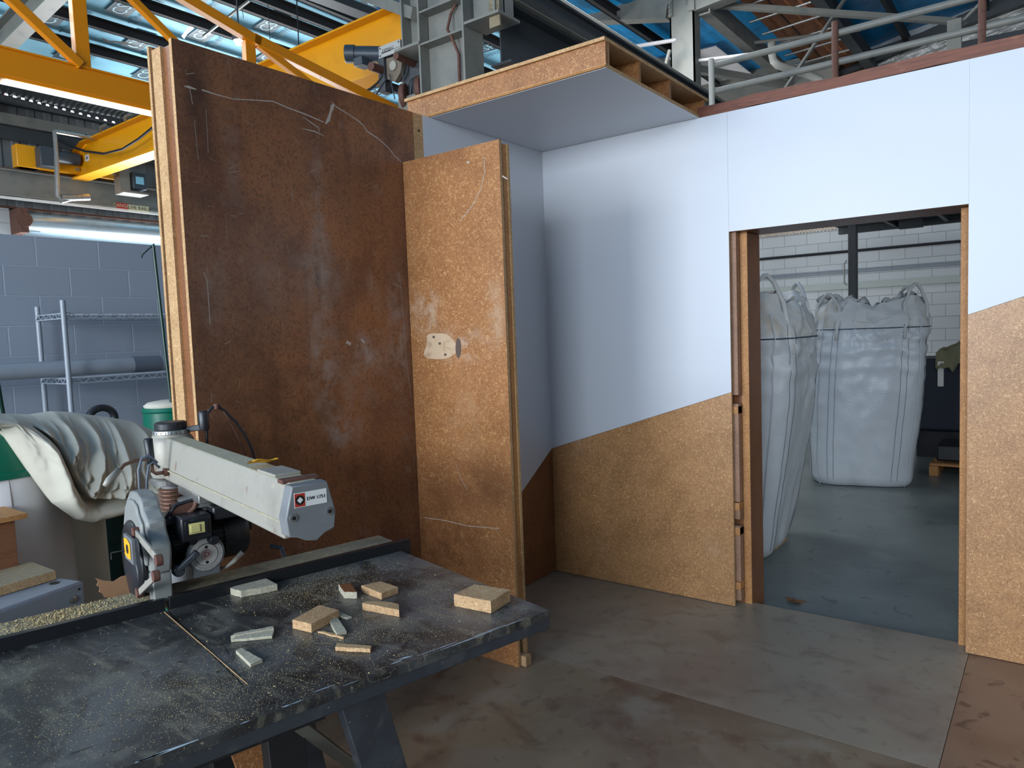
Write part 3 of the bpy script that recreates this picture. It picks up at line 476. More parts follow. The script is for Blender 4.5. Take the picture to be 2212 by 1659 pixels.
# sawdust
m_ = tb()
def dustpatch(poly_px, n, s0=.0008, s1=.0026):
    for k in range(n):
        x = random.gauss(poly_px[0], poly_px[2]); y = random.gauss(poly_px[1], poly_px[3]); p = bz(x, y, TZ)
        if p.x > -.01 or p.x < UL or p.y > -.008 or p.y < -.765: continue
        s = random.uniform(s0, s1); a = random.uniform(0, 6.3); c, sn = math.cos(a)*s, math.sin(a)*s
        m_.add([(p.x-c, p.y-sn, TZ+.0004), (p.x+sn*.6, p.y-c*.6, TZ+.0004), (p.x+c, p.y+sn, TZ+.0004), (p.x, p.y, TZ+.0004+s*.8)], [(0,1,3), (1,2,3), (2,0,3)])
for pp in ((690,1262,60,26,2600), (640,1290,50,14,900), (800,1235,70,22,900), (740,1370,60,20,1500), (760,1330,50,20,800), (560,1290,60,18,600), (700,1430,100,30,1200), (450,1490,120,30,1600), (330,1540,140,40,1400), (200,1450,130,50,700), (480,1560,60,18,500), (1000,1290,90,30,400), (120,1580,80,40,800), (880,1380,110,35,700), (560,1480,110,40,1400), (620,1390,60,20,500), (60,1460,60,40,300), (820,1300,120,40,1200)): dustpatch(pp[:4], pp[4], .0003, .0013)
dustpatch((650,1400,230,90), 160, .0015, .0032)
o_ = m_.build('sawdust', [SAW]); tag(o_, 'pale sawdust and chips scattered over the black saw bench top', 'sawdust', kind='stuff')
m_ = tb()
for k in range(2200):
    u = random.gauss(-1.0, .12) if k % 3 else random.uniform(-1.7, -.8); v = random.uniform(-.92, -.80); s = random.uniform(.0005, .0015)*(1.3 if k % 3 else 1); a = random.uniform(0, 6.3); c, sn = math.cos(a)*s*1.8, math.sin(a)*s*1.8
    z = TZ+.0262; h = s*.9+ (.006*max(0, 1-abs(u+1.0)/.2) if k % 3 else 0)*random.random()
    m_.add([(u-c, v-sn, z), (u+sn*.6, v-c*.6, z), (u+c, v+sn, z), (u, v, z+h)], [(0,1,3), (1,2,3), (2,0,3)])
tag(m_.build('sawdust_pile', [SAW]), 'sawdust heap on the rear board left of the blade', 'sawdust', kind='stuff')
# ---- radial arm saw
d = thing('radial_arm_saw', BM @ Vector((-.6, -1.28, 0)), 'dusty grey radial arm saw with black motor standing behind the bench', 'saw')
AU = -.60
def ap(x, y): return bu(x, y, AU)
# arm: box section with chamfered lower half, from v=-1.27 to -.16
m_ = tb()
def arm_sec(v, ztop, zbot, wt, wm, wb, zm):
    return [(AU-wb/2, v, zbot), (AU+wb/2, v, zbot), (AU+wm/2, v, zm), (AU+wt/2, v, ztop), (AU-wt/2, v, ztop), (AU-wm/2, v, zm)]
eT, eB = ap(650, 1056).z, ap(617, 1145).z
secs = [(-1.24, 1.288, 1.152, .062, .096, .098, 1.19), (-.16, 1.277, 1.152, .070, .106, .110, 1.190)]
vs = []
for s_ in secs: vs += arm_sec(*s_)
m_.add(vs, [(0,1,7,6), (1,2,8,7), (2,3,9,8), (4,5,11,10), (5,0,6,11), (5,4,3,2,1,0), (6,7,8,9,10,11)]); m_.f.append((3,4,10,9)); m_.m.append(1)
m_.build('arm', [ALU, ALUD], d, bevel=.005)
m_ = tb(); m_.box((AU-.0555, -1.19, 1.187), (AU+.0555, -.17, 1.1915)); m_.build('arm_seam', [ALUD], d, bevel=.002)
m_ = tb()   # end cap
v0, v1 = -.165, -.128; zo = -.008
def ec(v, s): return [(a_, b_, c_-.008) for a_, b_, c_ in [(AU-.055*s, v, 1.172), (AU-.034*s, v, 1.166), (AU-.016*s, v, 1.156), (AU+.010*s, v, 1.150), (AU+.030*s, v, 1.164), (AU+.055*s, v, 1.172), (AU+.060*s, v, 1.212), (AU+.042*s, v, 1.284), (AU-.042*s, v, 1.284), (AU-.060*s, v, 1.212)]]
a = ec(v0, 1.05); b = ec(v1, 1.0); m_.add(a+b, [tuple(range(10)), tuple(range(10, 20))[::-1]]+[(i, 10+i, 10+(i+1) % 10, (i+1) % 10) for i in range(10)])
cap = m_.build('end_cap', [ALUP], d, bevel=.003)
for sx in (-1, 1):
    m_ = tb(); m_.cyl((AU+sx*.043, v1-.004, 1.205), (AU+sx*.043, v1+.003, 1.205), .0095, n=20, mi=0); m_.cyl((AU+sx*.043, v1+.002, 1.205), (AU+sx*.043, v1+.005, 1.205), .005, n=6, mi=1); m_.build('bolt', [CHROME, INK], cap)
m_ = tb(); zc = 1.243; hw = .0385
m_.box((AU-hw, v1, zc-.0165), (AU+hw, v1+.0016, zc+.0165), 0); m_.box((AU-hw, v1+.0016, zc-.015), (AU-.014, v1+.002, zc+.015), 1)
cx = AU-.026; R_ = .0115
m_.add([(cx+R_*math.cos(a), v1+.0024, zc+R_*math.sin(a)) for a in [math.pi/8+i*math.pi/4 for i in range(8)]], [tuple(range(8))], 2)
m_.add([(cx+.0072*math.cos(a), v1+.0028, zc+.0072*math.sin(a)) for a in [i*math.pi/2 for i in range(4)]], [tuple(range(4))], 0)
m_.text('DW 1751', .0112, (AU+.0122, v1+.0018, zc), (1, 0, 0), (0, 0, 1), 2, thick=-.0008); m_.text('DW 1751', .0112, (AU+.0127, v1+.0018, zc), (1, 0, 0), (0, 0, 1), 2, thick=-.0009)
m_.build('name_plate', [LABELW, REDT, INK], cap)
m_ = tb(); m_.box((AU-.045, -.205, 1.274), (AU+.045, -.175, 1.284)); m_.build('top_strip', [RUST], d, bevel=.002)
m_ = tb(); m_.box((AU-.030, -.37, 1.278), (AU+.034, -.255, 1.2845), 0); m_.build('instruction_plate', [ALU], d, bevel=.001)
m_ = tb(); m_.grid(lambda s, t: Vector((AU-.032+.066*s, -.44+.05*t, 1.288+.016*math.sin(math.pi*t*.55)*(1-t*.2)+.003*math.sin(6*s))), 8, 8, 0)
m_.add([(AU-.03, -.44, 1.2885), (AU+.034, -.44, 1.2885), (AU+.034, -.425, 1.2955), (AU-.03, -.425, 1.2955)], [(0,1,2,3)], 1); m_.build('peeling_label', [YLAB, YLAB], d)
# knuckle + column
KV = -1.26
m_ = tb(); m_.lathe((AU, KV, 0), [(.068, 1.150), (.072, 1.16), (.072, 1.27), (.067, 1.282), (.060, 1.29), (.060, 1.302)], 36); kn = m_.build('knuckle', [ALU], d, bevel=.002)
m_ = tb(); m_.lathe((AU, KV, 0), [(.061, 1.296), (.063, 1.298), (.060, 1.309), (.050, 1.311)], 36)
for k in range(24):
    a = k*math.pi/12; m_.box((AU+math.cos(a)*.0625-.0006, KV+math.sin(a)*.0625-.0006, 1.298), (AU+math.cos(a)*.0625+.0006, KV+math.sin(a)*.0625+.0006, 1.306), 1)
m_.build('angle_collar', [CHROME, INK], d)
m_ = tb(); m_.lathe((AU, KV, 0), [(.050, 1.311), (.052, 1.313), (.052, 1.333), (.046, 1.337), (.02, 1.338)], 32); hub = m_.build('crank_hub', [BLACK], d, bevel=.002)
ca, cb = Vector((AU+.04, KV+.01, 1.330)), ap(436, 908)
cb = bv(441, 922, KV+.06); ca.z = cb.z-.008; m_ = tb(); m_.bar(ca, cb, .036, .016, ew=.026, eh=.022); m_.build('crank_arm', [NAVY], hub, bevel=.003)
m_ = tb(); m_.lathe(cb, [(.016, -.012), (.018, .0), (.018, .05), (.014, .056)], 20); m_.build('crank_knob', [BLACK], hub, bevel=.002)
m_ = tb(); m_.lathe((AU, KV, 0), [(.042, .62), (.042, 1.0), (.045, 1.152)], 28); m_.box((AU-.09, KV-.11, .45), (AU+.09, KV+.09, .63)); m_.build('column', [ALUP], d)
m_ = tb()
prof = []
for k in range(15): prof += [(.047, .90+k*.014), (.055, .905+k*.014), (.055, .909+k*.014), (.047, .914+k*.014)]
m_.lathe((AU, KV, 0), prof, 28); m_.build('bellows', [BRONZE], d)
m_ = tb(); m_.lathe((AU, KV, 0), [(.06, 1.122), (.075, 1.126), (.078, 1.142), (.06, 1.15)], 36); m_.build('miter_ring', [CHROME], d)
m_ = tb(); a = Vector((AU-.07, KV+.02, 1.218)); m_.tube([a, a+Vector((-.05, .0, 0.004)), a+Vector((-.09, .02, -.004)), a+Vector((-.115, .04, -.02))], .006, 10); lv = m_.build('lock_lever', [BRONZE], d, smooth=True)
m_ = tb(); m_.tube([a+Vector((-.110, .036, -.016)), a+Vector((-.145, .06, -.042)), a+Vector((-.16, .07, -.055))], [.010, .012, .008], 12); m_.build('grip', [ALU], lv, smooth=True)
m_ = tb(); a = Vector((AU-.052, KV+.13, 1.185)); m_.tube([a, a+Vector((-.035, 0, 0)), a+Vector((-.045, 0, .008)), a+Vector((-.047, 0, .05))], .006, 10); lv = m_.build('miter_lever', [BRONZE], d, smooth=True)
m_ = tb(); m_.tube([a+Vector((-.047, 0, .035)), a+Vector((-.048, 0, .045)), a+Vector((-.052, 0, .115)), a+Vector((-.052, 0, .118))], [.011, .0125, .014, .010], 14); m_.build('grip', [BLACK], lv, smooth=True)
m_ = tb(); m_.cyl(a, a+Vector((-.012, 0, 0)), .014, n=6); m_.build('hex_nut', [RUST], lv)
# carriage and yoke
CV = -.93; MZ = .999
m_ = tb(); m_.box((AU-.05, CV-.10, 1.128), (AU+.05, CV+.12, 1.152)); m_.lathe((AU, CV, 0), [(.055, 1.085), (.055, 1.10), (.075, 1.105), (.078, 1.125), (.05, 1.13)], 32); m_.build('roller_carriage', [CHROME], d, bevel=.002)
m_ = tb(); m_.box((AU-.135, CV-.05, 1.066), (AU+.13, CV+.055, 1.088)); m_.box((AU+.115, CV-.05, 1.0), (AU+.13, CV+.04, 1.08)); m_.build('yoke', [BLACK], d, bevel=.004)
m_ = tb(); a = Vector((AU-.07, CV+.06, 1.09)); m_.tube([a, a+Vector((.02, .01, .02)), a+Vector((.03, .01, .045))], .007, 10); m_.box((AU-.11, CV+.03, 1.09), (AU-.05, CV+.06, 1.125)); m_.build('clamp_lever', [RUST], d, smooth='auto')
# motor: axis along u
m_ = tb(); mu0, mu1 = SU+.04, AU+.085
m_.lathe((mu0, CV, MZ), [(.06, 0), (.068, .01), (.068, .165)], 36, (1, 0, 0)); mo = m_.build('motor', [BLACKM], d)
m_ = tb(); m_.lathe((mu0+.155, CV, MZ), [(.066, 0), (.078, .002), (.079, .065), (.072, .08), (.05, .085)], 36, (1, 0, 0)); m_.build('fan_cover', [BLACKM], mo, bevel=.002)
m_ = tb()
for k in range(40):
    a = k*2*math.pi/40; c, s_ = math.cos(a), math.sin(a); m_.bar((mu0+.01, CV+c*.072, MZ+s_*.072), (mu0+.16, CV+c*.072, MZ+s_*.072), .0026, .014, (0, c, s_))
m_.build('cooling_fins', [BLACKM], mo)
m_ = tb(); k_ = bv(452, 1180, CV+.12)
m_.box((AU-.108, CV+.0, 1.026), (AU-.022, CV+.135, 1.098)); sb = m_.build('switch_box', [BLACK], d, bevel=.005)
m_ = tb(); m_.box((AU-.098, CV+.1345, 1.040), (AU-.032, CV+.138, 1.086), 0); m_.box((AU-.088, CV+.137, 1.047), (AU-.043, CV+.1395, 1.079), 1); m_.box((AU-.084, CV+.138, 1.052), (AU-.058, CV+.144, 1.074), 1); m_.build('switch', [BLACKM, SWITCH], sb, bevel=.001)
m_ = tb(); m_.box((AU-.012, CV+.0, 1.070), (AU+.14, CV+.12, 1.112)); m_.build('control_housing', [BLACK], d, bevel=.006)
m_ = tb(); dv = CV+.105; du, dz = AU-.035, .970
m_.lathe((du, dv-.02, dz), [(.055, 0), (.055, .018)], 40, (0, 1, 0), 0); m_.box((du-.038, dv-.02, dz-.066), (du+.038, dv-.003, dz), 0)
bp = m_.build('bevel_plate', [ALUP], d, bevel=.002)
m_ = tb(); m_.lathe((du, dv-.002, dz), [(.048, 0), (.048, .003)], 40, (0, 1, 0), 0); m_.lathe((du, dv+.001, dz), [(.0335, 0), (.0335, .0012)], 40, (0, 1, 0), 1); m_.lathe((du, dv+.002, dz), [(.0320, 0), (.0320, .0012)], 40, (0, 1, 0), 0)
for k in range(31):
    a = math.radians(150+k*7.6); r0, r1 = .038, (.0455 if k % 3 == 0 else .0425); m_.bar((du+math.cos(a)*r0, dv+.0013, dz+math.sin(a)*r0), (du+math.cos(a)*r1, dv+.0013, dz+math.sin(a)*r1), .0009, .0006, (0, 1, 0), 1)
m_.lathe((du, dv+.0031, dz), [(.0150, 0), (.0150, .0006)], 32, (0, 1, 0), 2); m_.lathe((du, dv+.0034, dz), [(.0138, 0), (.0138, .0007)], 32, (0, 1, 0), 0)
m_.text('D', .024, (du, dv+.0046, dz), (1, 0, 0), (0, 0, 1), 2, thick=-.0004)
m_.lathe((du, dv+.0031, dz-.023), [(.0045, 0), (.0045, .0008)], 16, (0, 1, 0), 1); m_.lathe((du, dv+.0031, dz+.023), [(.0045, 0), (.0045, .0008)], 16, (0, 1, 0), 1)
m_.build('angle_dial', [DIALW, INK, REDT], bp)
m_ = tb(); m_.lathe((du+.018, dv, dz+.045), [(.012, 0), (.016, .004), (.016, .022), (.012, .03)], 12, (0, 1, 0)); m_.lathe((du-.035, dv-.01, dz+.048), [(.012, 0), (.012, .012), (.006, .014)], 16, (0, 1, 0)); m_.build('lock_knob', [BLACK], bp, bevel=.001)
m_ = tb(); a = Vector((SU+.045, dv+.01, MZ-.055)); m_.lathe(a, [(.017, -.01), (.017, .016)], 20, (0, 1, 0)); m_.bar(a+Vector((0, .008, .004)), a+Vector((.050, .03, .050)), .016, .020, (0, 1, 0), ew=.020, eh=.016); m_.build('bevel_lever', [NAVY], d, bevel=.004)
m_ = tb(); m_.tube([bv(462,1232,CV+.06), bv(488,1226,CV+.08), bv(506,1212,CV+.09), bv(524,1193,CV+.09)], [.005, .005, .008, .009], 12); m_.build('rear_lever', [ALU], d, smooth=True)
# blade + guard (disc plane u = SU)
BZc = TZ-.006+.155; BV0 = -.935
m_ = tb(); n_ = 60; pr = []
for k in range(n_*2): r_ = .152 if k % 2 else .146; a = k*math.pi/n_; pr.append((SU-.0012, BV0+math.cos(a)*r_, BZc+math.sin(a)*r_))
m_.prism(pr, (.0024, 0, 0)); m_.build('blade', [CHROME], d)
m_ = tb()
def gp(a0, a1, R, n=26): return [(BV0+math.cos(math.radians(a0+(a1-a0)*i/n))*R, BZc+math.sin(math.radians(a0+(a1-a0)*i/n))*R) for i in range(n+1)]
out = [(BV0+.152, BZc-.045), (BV0+.168, BZc+.01), (BV0+.164, BZc+.04), (BV0+.13, BZc+.075), (BV0+.125, BZc+.105), (BV0+.075, BZc+.13), (BV0+.06, BZc+.158), (BV0+.0, BZc+.170), (BV0-.07, BZc+.165), (BV0-.12, BZc+.13), (BV0-.165, BZc+.06), (BV0-.17, BZc+.0), (BV0-.155, BZc-.05)]
inn = [(BV0-.04, BZc+.0), (BV0-.02, BZc+.05), (BV0+.03, BZc+.06), (BV0+.06, BZc+.03), (BV0+.11, BZc-.01)]
m_.prism([(SU-.030, a, b) for a, b in out], (.052, 0, 0)); gd = m_.build('blade_guard', [GUARD], d, bevel=.008)
m_ = tb(); out2 = [(BV0+(a-BV0)*.80, BZc+(b-BZc)*.80+.012) for a, b in out]; m_.prism([(SU-.040, a, b) for a, b in out2], (.012, 0, 0)); m_.build('guard_rib', [GUARD], gd, bevel=.006)
m_ = tb(); m_.lathe((SU-.052, BV0-.01, BZc-.035), [(.112, 0), (.122, .006), (.122, .016), (.112, .020)], 48, (1, 0, 0)); lg = m_.build('lower_guard', [BLACKM], d, bevel=.003)
m_ = tb(); m_.lathe((SU-.062, BV0+.01, BZc-.065), [(.02, 0), (.060, .002), (.075, .008), (.075, .012)], 40, (1, 0, 0)); m_.build('guard_disc', [BLACK], lg, bevel=.003)
m_ = tb(); A_, B_, C_, D_ = [bu(x_, y_, SU-.062) for x_, y_ in ((293,1150), (343,1210), (337,1244), (301,1280))]
m_.bar(A_, B_, .008, .020, (0, 0, 1)); m_.bar(C_, D_, .008, .018, (0, 0, 1)); lk = m_.build('guard_link', [ALU], lg, bevel=.002)
for P_ in (A_, B_, C_, D_):
    m_ = tb(); m_.lathe(P_, [(.014, -.008), (.015, -.004), (.015, .008)], 20, (-1, 0, 0)); m_.build('pivot', [RUST], lk)
m_ = tb(); m_.lathe((SU-.045, BV0+.125, BZc-.08), [(.018, 0), (.018, .05)], 20, (1, 0, 0)); m_.box((SU-.03, BV0+.10, BZc-.13), (SU+.02, BV0+.15, BZc-.045)); m_.build('link_bracket', [GUARD], lg, bevel=.004)
m_ = tb(); lc = bu(275, 1186, SU-.0865); yv, yz = lc.y, lc.z; m_.box((SU-.085, yv-.045, yz-.034), (SU-.078, yv+.055, yz+.036), 0); q = [(SU-.0865, yv+a_, yz+b_) for a_, b_ in ((-.038,-.022),(0,-.028),(.035,-.022),(.035,.02),(0,.03),(-.038,.024))]
m_.add(q, [tuple(range(6))], 1); m_.lathe((SU-.0875, yv, yz), [(.013, 0), (.013, .001)], 20, (1, 0, 0), 2); m_.build('riving_bracket', [ALUP, YLAB, INK], lg)
m_ = tb(); m_.tube([(SU-.088, yv-.03, yz-.01), (SU-.12, yv-.04, yz-.012), (SU-.12, yv-.04, yz-.03)], .002, 6); m_.build('wire_hook', [BLACK], lg)
m_ = tb(); 
for s_ in (-1, 1): m_.box((SU+s_*.010-.0012, BV0+.10, TZ+.0005), (SU+s_*.010+.0012, BV0+.145, BZc-.12))
m_.build('anti_kickback_plate', [BLACKM], lg)
# hoses / cables
m_ = tb(); p0 = Vector((AU+.165, KV-.02, 1.19)); top_ = Vector((AU+.20, KV+.15, 1.385))
VK = KV+.02
m_.tube([bv(x_, y_, VK) for x_, y_ in ((448,1010),(448,970),(446,920),(449,892),(458,880),(470,878),(486,888),(510,912),(530,940),(545,972),(554,1006),(556,1040))], .0050, 10)
m_.build('power_cable', [BLACK], d, smooth=True)
m_ = tb(); m_.tube([bv(x_, y_, VK) for x_, y_ in ((474,876),(490,898),(508,932),(522,962),(530,982),(535,1010))], .0026, 8); m_.build('spring_rod', [RUST], d, smooth=True)
m_ = tb(); m_.lathe(bv(468, 884, VK), [(.008, 0), (.010, .002), (.010, .018), (.008, .02)], 14); m_.build('cable_clip', [RUST], d)
for k, du_ in enumerate((0, .028)):
    m_ = tb(); m_.tube([bv(x_, y_, -1.12) for x_, y_ in (((340,1000),(322,984),(306,990),(299,1015),(301,1050),(308,1090)), ((345,1010),(330,998),(321,1006),(317,1035),(317,1092)))[k]], .0042, 10); m_.build('hose', [DUCTD], d, smooth=True)
m_ = tb(); m_.tube([(AU-.105, CV+.04, 1.05), (AU-.125, CV+.05, 1.09), (AU-.10, CV+.06, 1.125), (AU-.03, CV+.05, 1.132), (AU+.05, CV+.0, 1.125)], .006, 10); m_.build('motor_cable', [BLACK], d, smooth=True)
# cabinet base under the column carrying it to the floor
m_ = tb(); m_.box((AU-.16, KV-.13, 0), (AU+.16, KV+.12, .45)); m_.build('pedestal', [NAVY], d, bevel=.004)
# ================================================================== LEFT BACKGROUND
BX = -5.5
m_ = MB(); m_.box((BX-.19, -4, GZ), (BX, 9.5, 2.364)); struct(m_.build('wall_blockwork', [BLOCKL]), 'blue grey painted block wall behind the wire shelving', 'wall')
# wire shelving
d = thing('wire_shelving', (-5.1, 2.9, GZ), 'grey wire shelving unit against the blue grey block wall', 'shelving')
fy, ry = onx(135, 650, -4.95).y, onx(80, 660, -5.38).y
for x, y, zt in ((-4.95, fy, 1.905), (-5.38, ry, 1.885), (-4.95, fy+1.5, 1.905), (-5.38, ry+1.5, 1.885)):
    m_ = MB(); m_.cyl((x, y, GZ), (x, y, zt), .0155, n=14)
    for k in range(60):
        m_.cyl((x, y, GZ+.04+k*.032), (x, y, GZ+.044+k*.032), .0163, n=14) if GZ+.044+k*.032 < zt else None
    m_.build('post', [DUCT], d)
for z in (1.825, 1.415, .95, .25):
    m_ = MB(); ya, yb = fy, fy+1.5
    for x in (-4.95, -5.38):
        for dz in (0, -.032): m_.bar((x, ya, z+dz), (x, yb, z+dz), .007, .007)
        n = 34
        for k in range(n): a = ya+(yb-ya)*k/n; b = ya+(yb-ya)*(k+1)/n; m_.bar((x, a, z if k % 2 else z-.032), (x, b, z-.032 if k % 2 else z), .005, .005)
    for y in (ya, yb):
        for dz in (0, -.032): m_.bar((-5.38, y, z+dz), (-4.95, y, z+dz), .007, .007)
        for k in range(10): a = -5.38+.043*k; m_.bar((a, y, z if k % 2 else z-.032), (a+.043, y, z-.032 if k % 2 else z), .005, .005)
    for k in range(60): y = ya+(yb-ya)*(k+.5)/60; m_.bar((-5.38, y, z+.003), (-4.95, y, z+.003), .003, .003)
    m_.build('wire_shelf', [DUCT], d)
# duct pipe resting on shelf
c = onx(180, 792, -5.12); r = .052; zz = 1.418+r+.006
d = thing('plastic_pipe', (-5.12, 2.5, zz), 'long grey plastic pipe with a darker coupling lying on the lower wire shelf', 'pipe')
m_ = MB(); m_.cyl((-5.12, -1.5, zz), (-5.12, 4.2, zz), r, n=32); m_.build('pipe', [DUCT], d, smooth='auto')
ya, yb = onx(284, 785, -5.12).y, onx(343, 783, -5.12).y
m_ = MB(); m_.cyl((-5.12, ya, zz), (-5.12, yb, zz), r+.003, n=32); m_.build('coupling', [DUCTD], d, smooth='auto')
# hooked green rod
a = onx(331, 530, -4.2); b = onx(371, 880, -4.2); e = onx(308, 550, -4.2); f = onx(306, 557, -4.2); e2 = onx(333, 527, -4.2)
m_ = MB(); m_.tube([b+(b-a)*.9, b, a], .009, 10); m_.tube([e2, e, f], .004, 8); tag(m_.build('hooked_rod', [DGREEN], smooth='auto'), 'thin dark green rod with a hooked tip in front of the block wall', 'rod')
a = onx(-6, 830, -3.9); b = onx(7, 905, -3.9); m_ = MB(); m_.tube([a+(a-b)*3, a, b, b+(b-a)*4], .012, 10); tag(m_.build('green_rod', [DGREEN]), 'dark green rod at the left edge of the view above the cloth', 'rod')
# dust collector
d = thing('dust_collector', (-3.55, .95, GZ), 'dust collector with green ring and pale cloth filter bags at far left', 'dust collector')
CX, CY = -3.45, .86
c1 = onx(60, 1150, -3.5); R1 = .36
cy1 = onx(52, 1100, -3.3).y; ctr = Vector((-3.55, onx(-46, 1100, -3.55).y, 0))
zg0, zg1 = onx(60, 1024, -3.25).z, onx(60, 950, -3.25).z
m_ = MB(); m_.lathe(ctr, [(R1, zg0-.002), (R1+.012, zg0), (R1+.012, zg0+.02), (R1, zg0+.025), (R1, zg1+.03), (R1-.02, zg1+.04)], 48); m_.build('drum_ring', [GREEN], d, smooth='auto')
m_ = MB()
def bagf(s, t):
    a = s*2*math.pi; z = GZ+.05+(zg0-GZ-.05)*t; rr = R1*(.97+.05*math.sin(math.pi*t))+.014*math.sin(a*5+1)*(.3+t)*math.sin(2.4*t)+.006*noise.noise(Vector((a*3, t*5, 0)))
    return ctr+Vector((math.cos(a)*rr, math.sin(a)*rr, z))
m_.grid(bagf, 72, 26); fb = m_.build('collection_bag', [CLOTHW], d, smooth=True)
c2 = Vector((-3.42, onx(166, 1200, -3.42).y, 0)); R2 = .118
m_ = MB(); m_.lathe(c2, [(R2, GZ+.1), (R2+.004, .5), (R2, 1.0), (R2*.95, 1.05)], 36); m_.lathe(c2+Vector((R2*.30, -R2*.98, 0)), [(.006, GZ+.1), (.006, 1.0)], 8); m_.build('cloth_duct', [CLOTH], d, smooth='auto')
c3 = Vector((-3.75, onx(262, 1150, -3.75).y, 0)); m_ = MB(); m_.lathe(c3, [(.11, GZ), (.11, .95)], 28); m_.lathe(c3+Vector((0, 0, 0)), [(.12, .60), (.125, .62), (.12, .64)], 28); m_.build('tube', [DGREEN], d, smooth='auto')
# draped empty cloth bag
topl = [(-60,880),(0,893),(60,895),(110,888),(150,890),(200,897),(240,902),(285,910),(330,930),(352,945)]
botl = [(-60,930),(0,925),(40,985),(70,1030),(110,1085),(150,1112),(185,1118),(235,1105),(290,1092),(345,1075)]
def interp(pl, s):
    k = s*(len(pl)-1); i = min(int(k), len(pl)-2); f = k-i; f = f
    return (pl[i][0]*(1-f)+pl[i+1][0]*f, pl[i][1]*(1-f)+pl[i+1][1]*f)
def clothf(side):
    def sst(a, b, x): x = max(0, min(1, (x-a)/(b-a))); return x*x*(3-2*x)
    def fn(s, t):
        a = onx(*interp(topl, s), -3.30); b = onx(*interp(botl, s), -3.16); p = a.lerp(b, t)
        prof = math.sin(math.pi*min(1, max(0, t)))**.55
        f = 0
        if side > 0:
            tc = .30+.55*sst(.08, .62, s)                # the deep crease sweeping from upper left to lower right
            up_ = 1-sst(tc-.05, tc, t)
            n1 = noise.noise(Vector((s*3, t*1.6, 1))); n2 = noise.noise(Vector((s*7, t*3, 4)))
            ph = s*6.5-t*1.1+.55*n1
            rid = 1-abs(math.sin(math.pi*ph)); f += .075*(rid**1.6-.35)*prof*up_*(1-.55*t)
            ph2 = s*15-t*2.6+.9*n2; f += .020*((1-abs(math.sin(math.pi*ph2)))**2)*prof*up_
            f += -.085*math.exp(-((t-tc)/.030)**2)*sst(.12, .3, s)*(1-.6*sst(.85, 1, s))
            f += .055*math.exp(-((t-tc-.13)/.10)**2)*sst(.1, .3, s)
            if .40 < s < .74:
                arc = tc-.14-.5*(s-.57)**2*4
                f += .012*math.sin(s*150+3*n2)*math.exp(-((t-arc)/.055)**2)*sst(.40, .46, s)*(1-sst(.68, .74, s)) - .012*math.exp(-((t-arc-.05)/.02)**2)
            f += .012*n2*prof+.006*noise.noise(Vector((s*24, t*14, 8)))*prof
        return p+Vector((side*(.18*prof)+f, 0, -.25*f))
    return fn
m_ = MB(); m_.grid(clothf(1), 200, 110); m_.grid(clothf(-1), 40, 24)
tag(m_.build('cloth_bag', [CLOTH], smooth=True), 'slack cream canvas bag draped over the top of the dust collector', 'cloth bag')
# rear drum behind
c4 = Vector((-4.3, onx(368, 900, -4.3).y, 0)); z4 = onx(368, 895, -4.1).z
d = thing('green_drum', (c4.x, c4.y, GZ), 'green drum with pale cloth on its rim behind the end of the brown panel', 'drum')
m_ = MB(); m_.lathe(c4, [(.15, GZ), (.15, z4+.0), (.158, z4+.01), (.15, z4+.03)], 32); m_.lathe(c4, [(.156, z4-.11), (.162, z4-.10), (.156, z4-.09)], 32); m_.build('body', [GREEN], d, smooth='auto')
m_ = MB(); m_.lathe(c4, [(.13, z4+.02), (.145, z4+.04), (.12, z4+.06), (.05, z4+.07)], 20); m_.build('cloth_cover', [CLOTH], d, smooth=True)
a0 = onx(220, 905, -4.6); m_ = MB(); rr = .075
m_.tube([a0+Vector((0, math.cos(t)*rr*1.0, math.sin(t)*rr*.9)) for t in [i*math.pi/12 for i in range(-2, 15)]], .022, 10); m_.tube([a0+Vector((0, rr, -.02)), a0+Vector((0, rr, -1.2))], .02, 10); m_.tube([a0+Vector((0, -rr, -.02)), a0+Vector((0, -rr, -1.2))], .02, 10)
tag(m_.build('curved_hose', [BLACK], smooth=True), 'black curved hose arching above the cream canvas bag', 'hose')
# cabinet left
d = thing('brown_cabinet', (-2.6, .35, GZ), 'brown plywood cabinet with overhanging top at the far left edge', 'cabinet')
X0 = -2.97; p = onx(50, 1110, X0); q = onx(32, 1115, X0+.1)
zt = onx(50, 1108, X0).z
yb_ = onx(34, 1150, X0).y
m_ = MB(); m_.box((X0-.19, yb_-.24, GZ), (X0, yb_, zt-.018)); m_.build('body', [PLY], d, bevel=.002)
m_ = MB(); m_.box((X0-.20, yb_-.25, zt-.018), (X0+.02, yb_+.035, zt)); m_.build('top', [EDGEO], d, bevel=.001)
# grey metal box with plank
d = thing('grey_metal_box', (-2.3, .8, GZ), 'grey enamelled metal housing with round holes beside the bench', 'metal box')
ZB = .80
pA, pB, pC = onz(181, 1252, ZB), onz(125, 1240, ZB), onz(0, 1310, ZB)
c0 = onz(184, 1254, ZB); c1_ = onz(0, 1318, ZB); dirv = (c1_-c0); dirv.z = 0; dirv.normalize(); bk = Vector((-dirv.y, dirv.x, 0)); 
if bk.x > 0: bk = -bk
fa = c0; fb_ = c0+dirv*.85; m_ = MB()
H_ = ZB-onz(190, 1305, ZB).z
base = [fa, fb_, fb_+bk*.24, fa+bk*.24]
m_.prism([v+Vector((0, 0, -.34)) for v in base], (0, 0, .34), 0); m_.build('housing', [GREYBOX], d, bevel=.012)
m_ = MB(); c = fa+bk*.08+dirv*.055; m_.lathe((c.x, c.y, ZB+.0006), [(.016, 0), (.016, .0006)], 20); m_.build('hole', [INK], d); m_ = MB(); nf = -bk
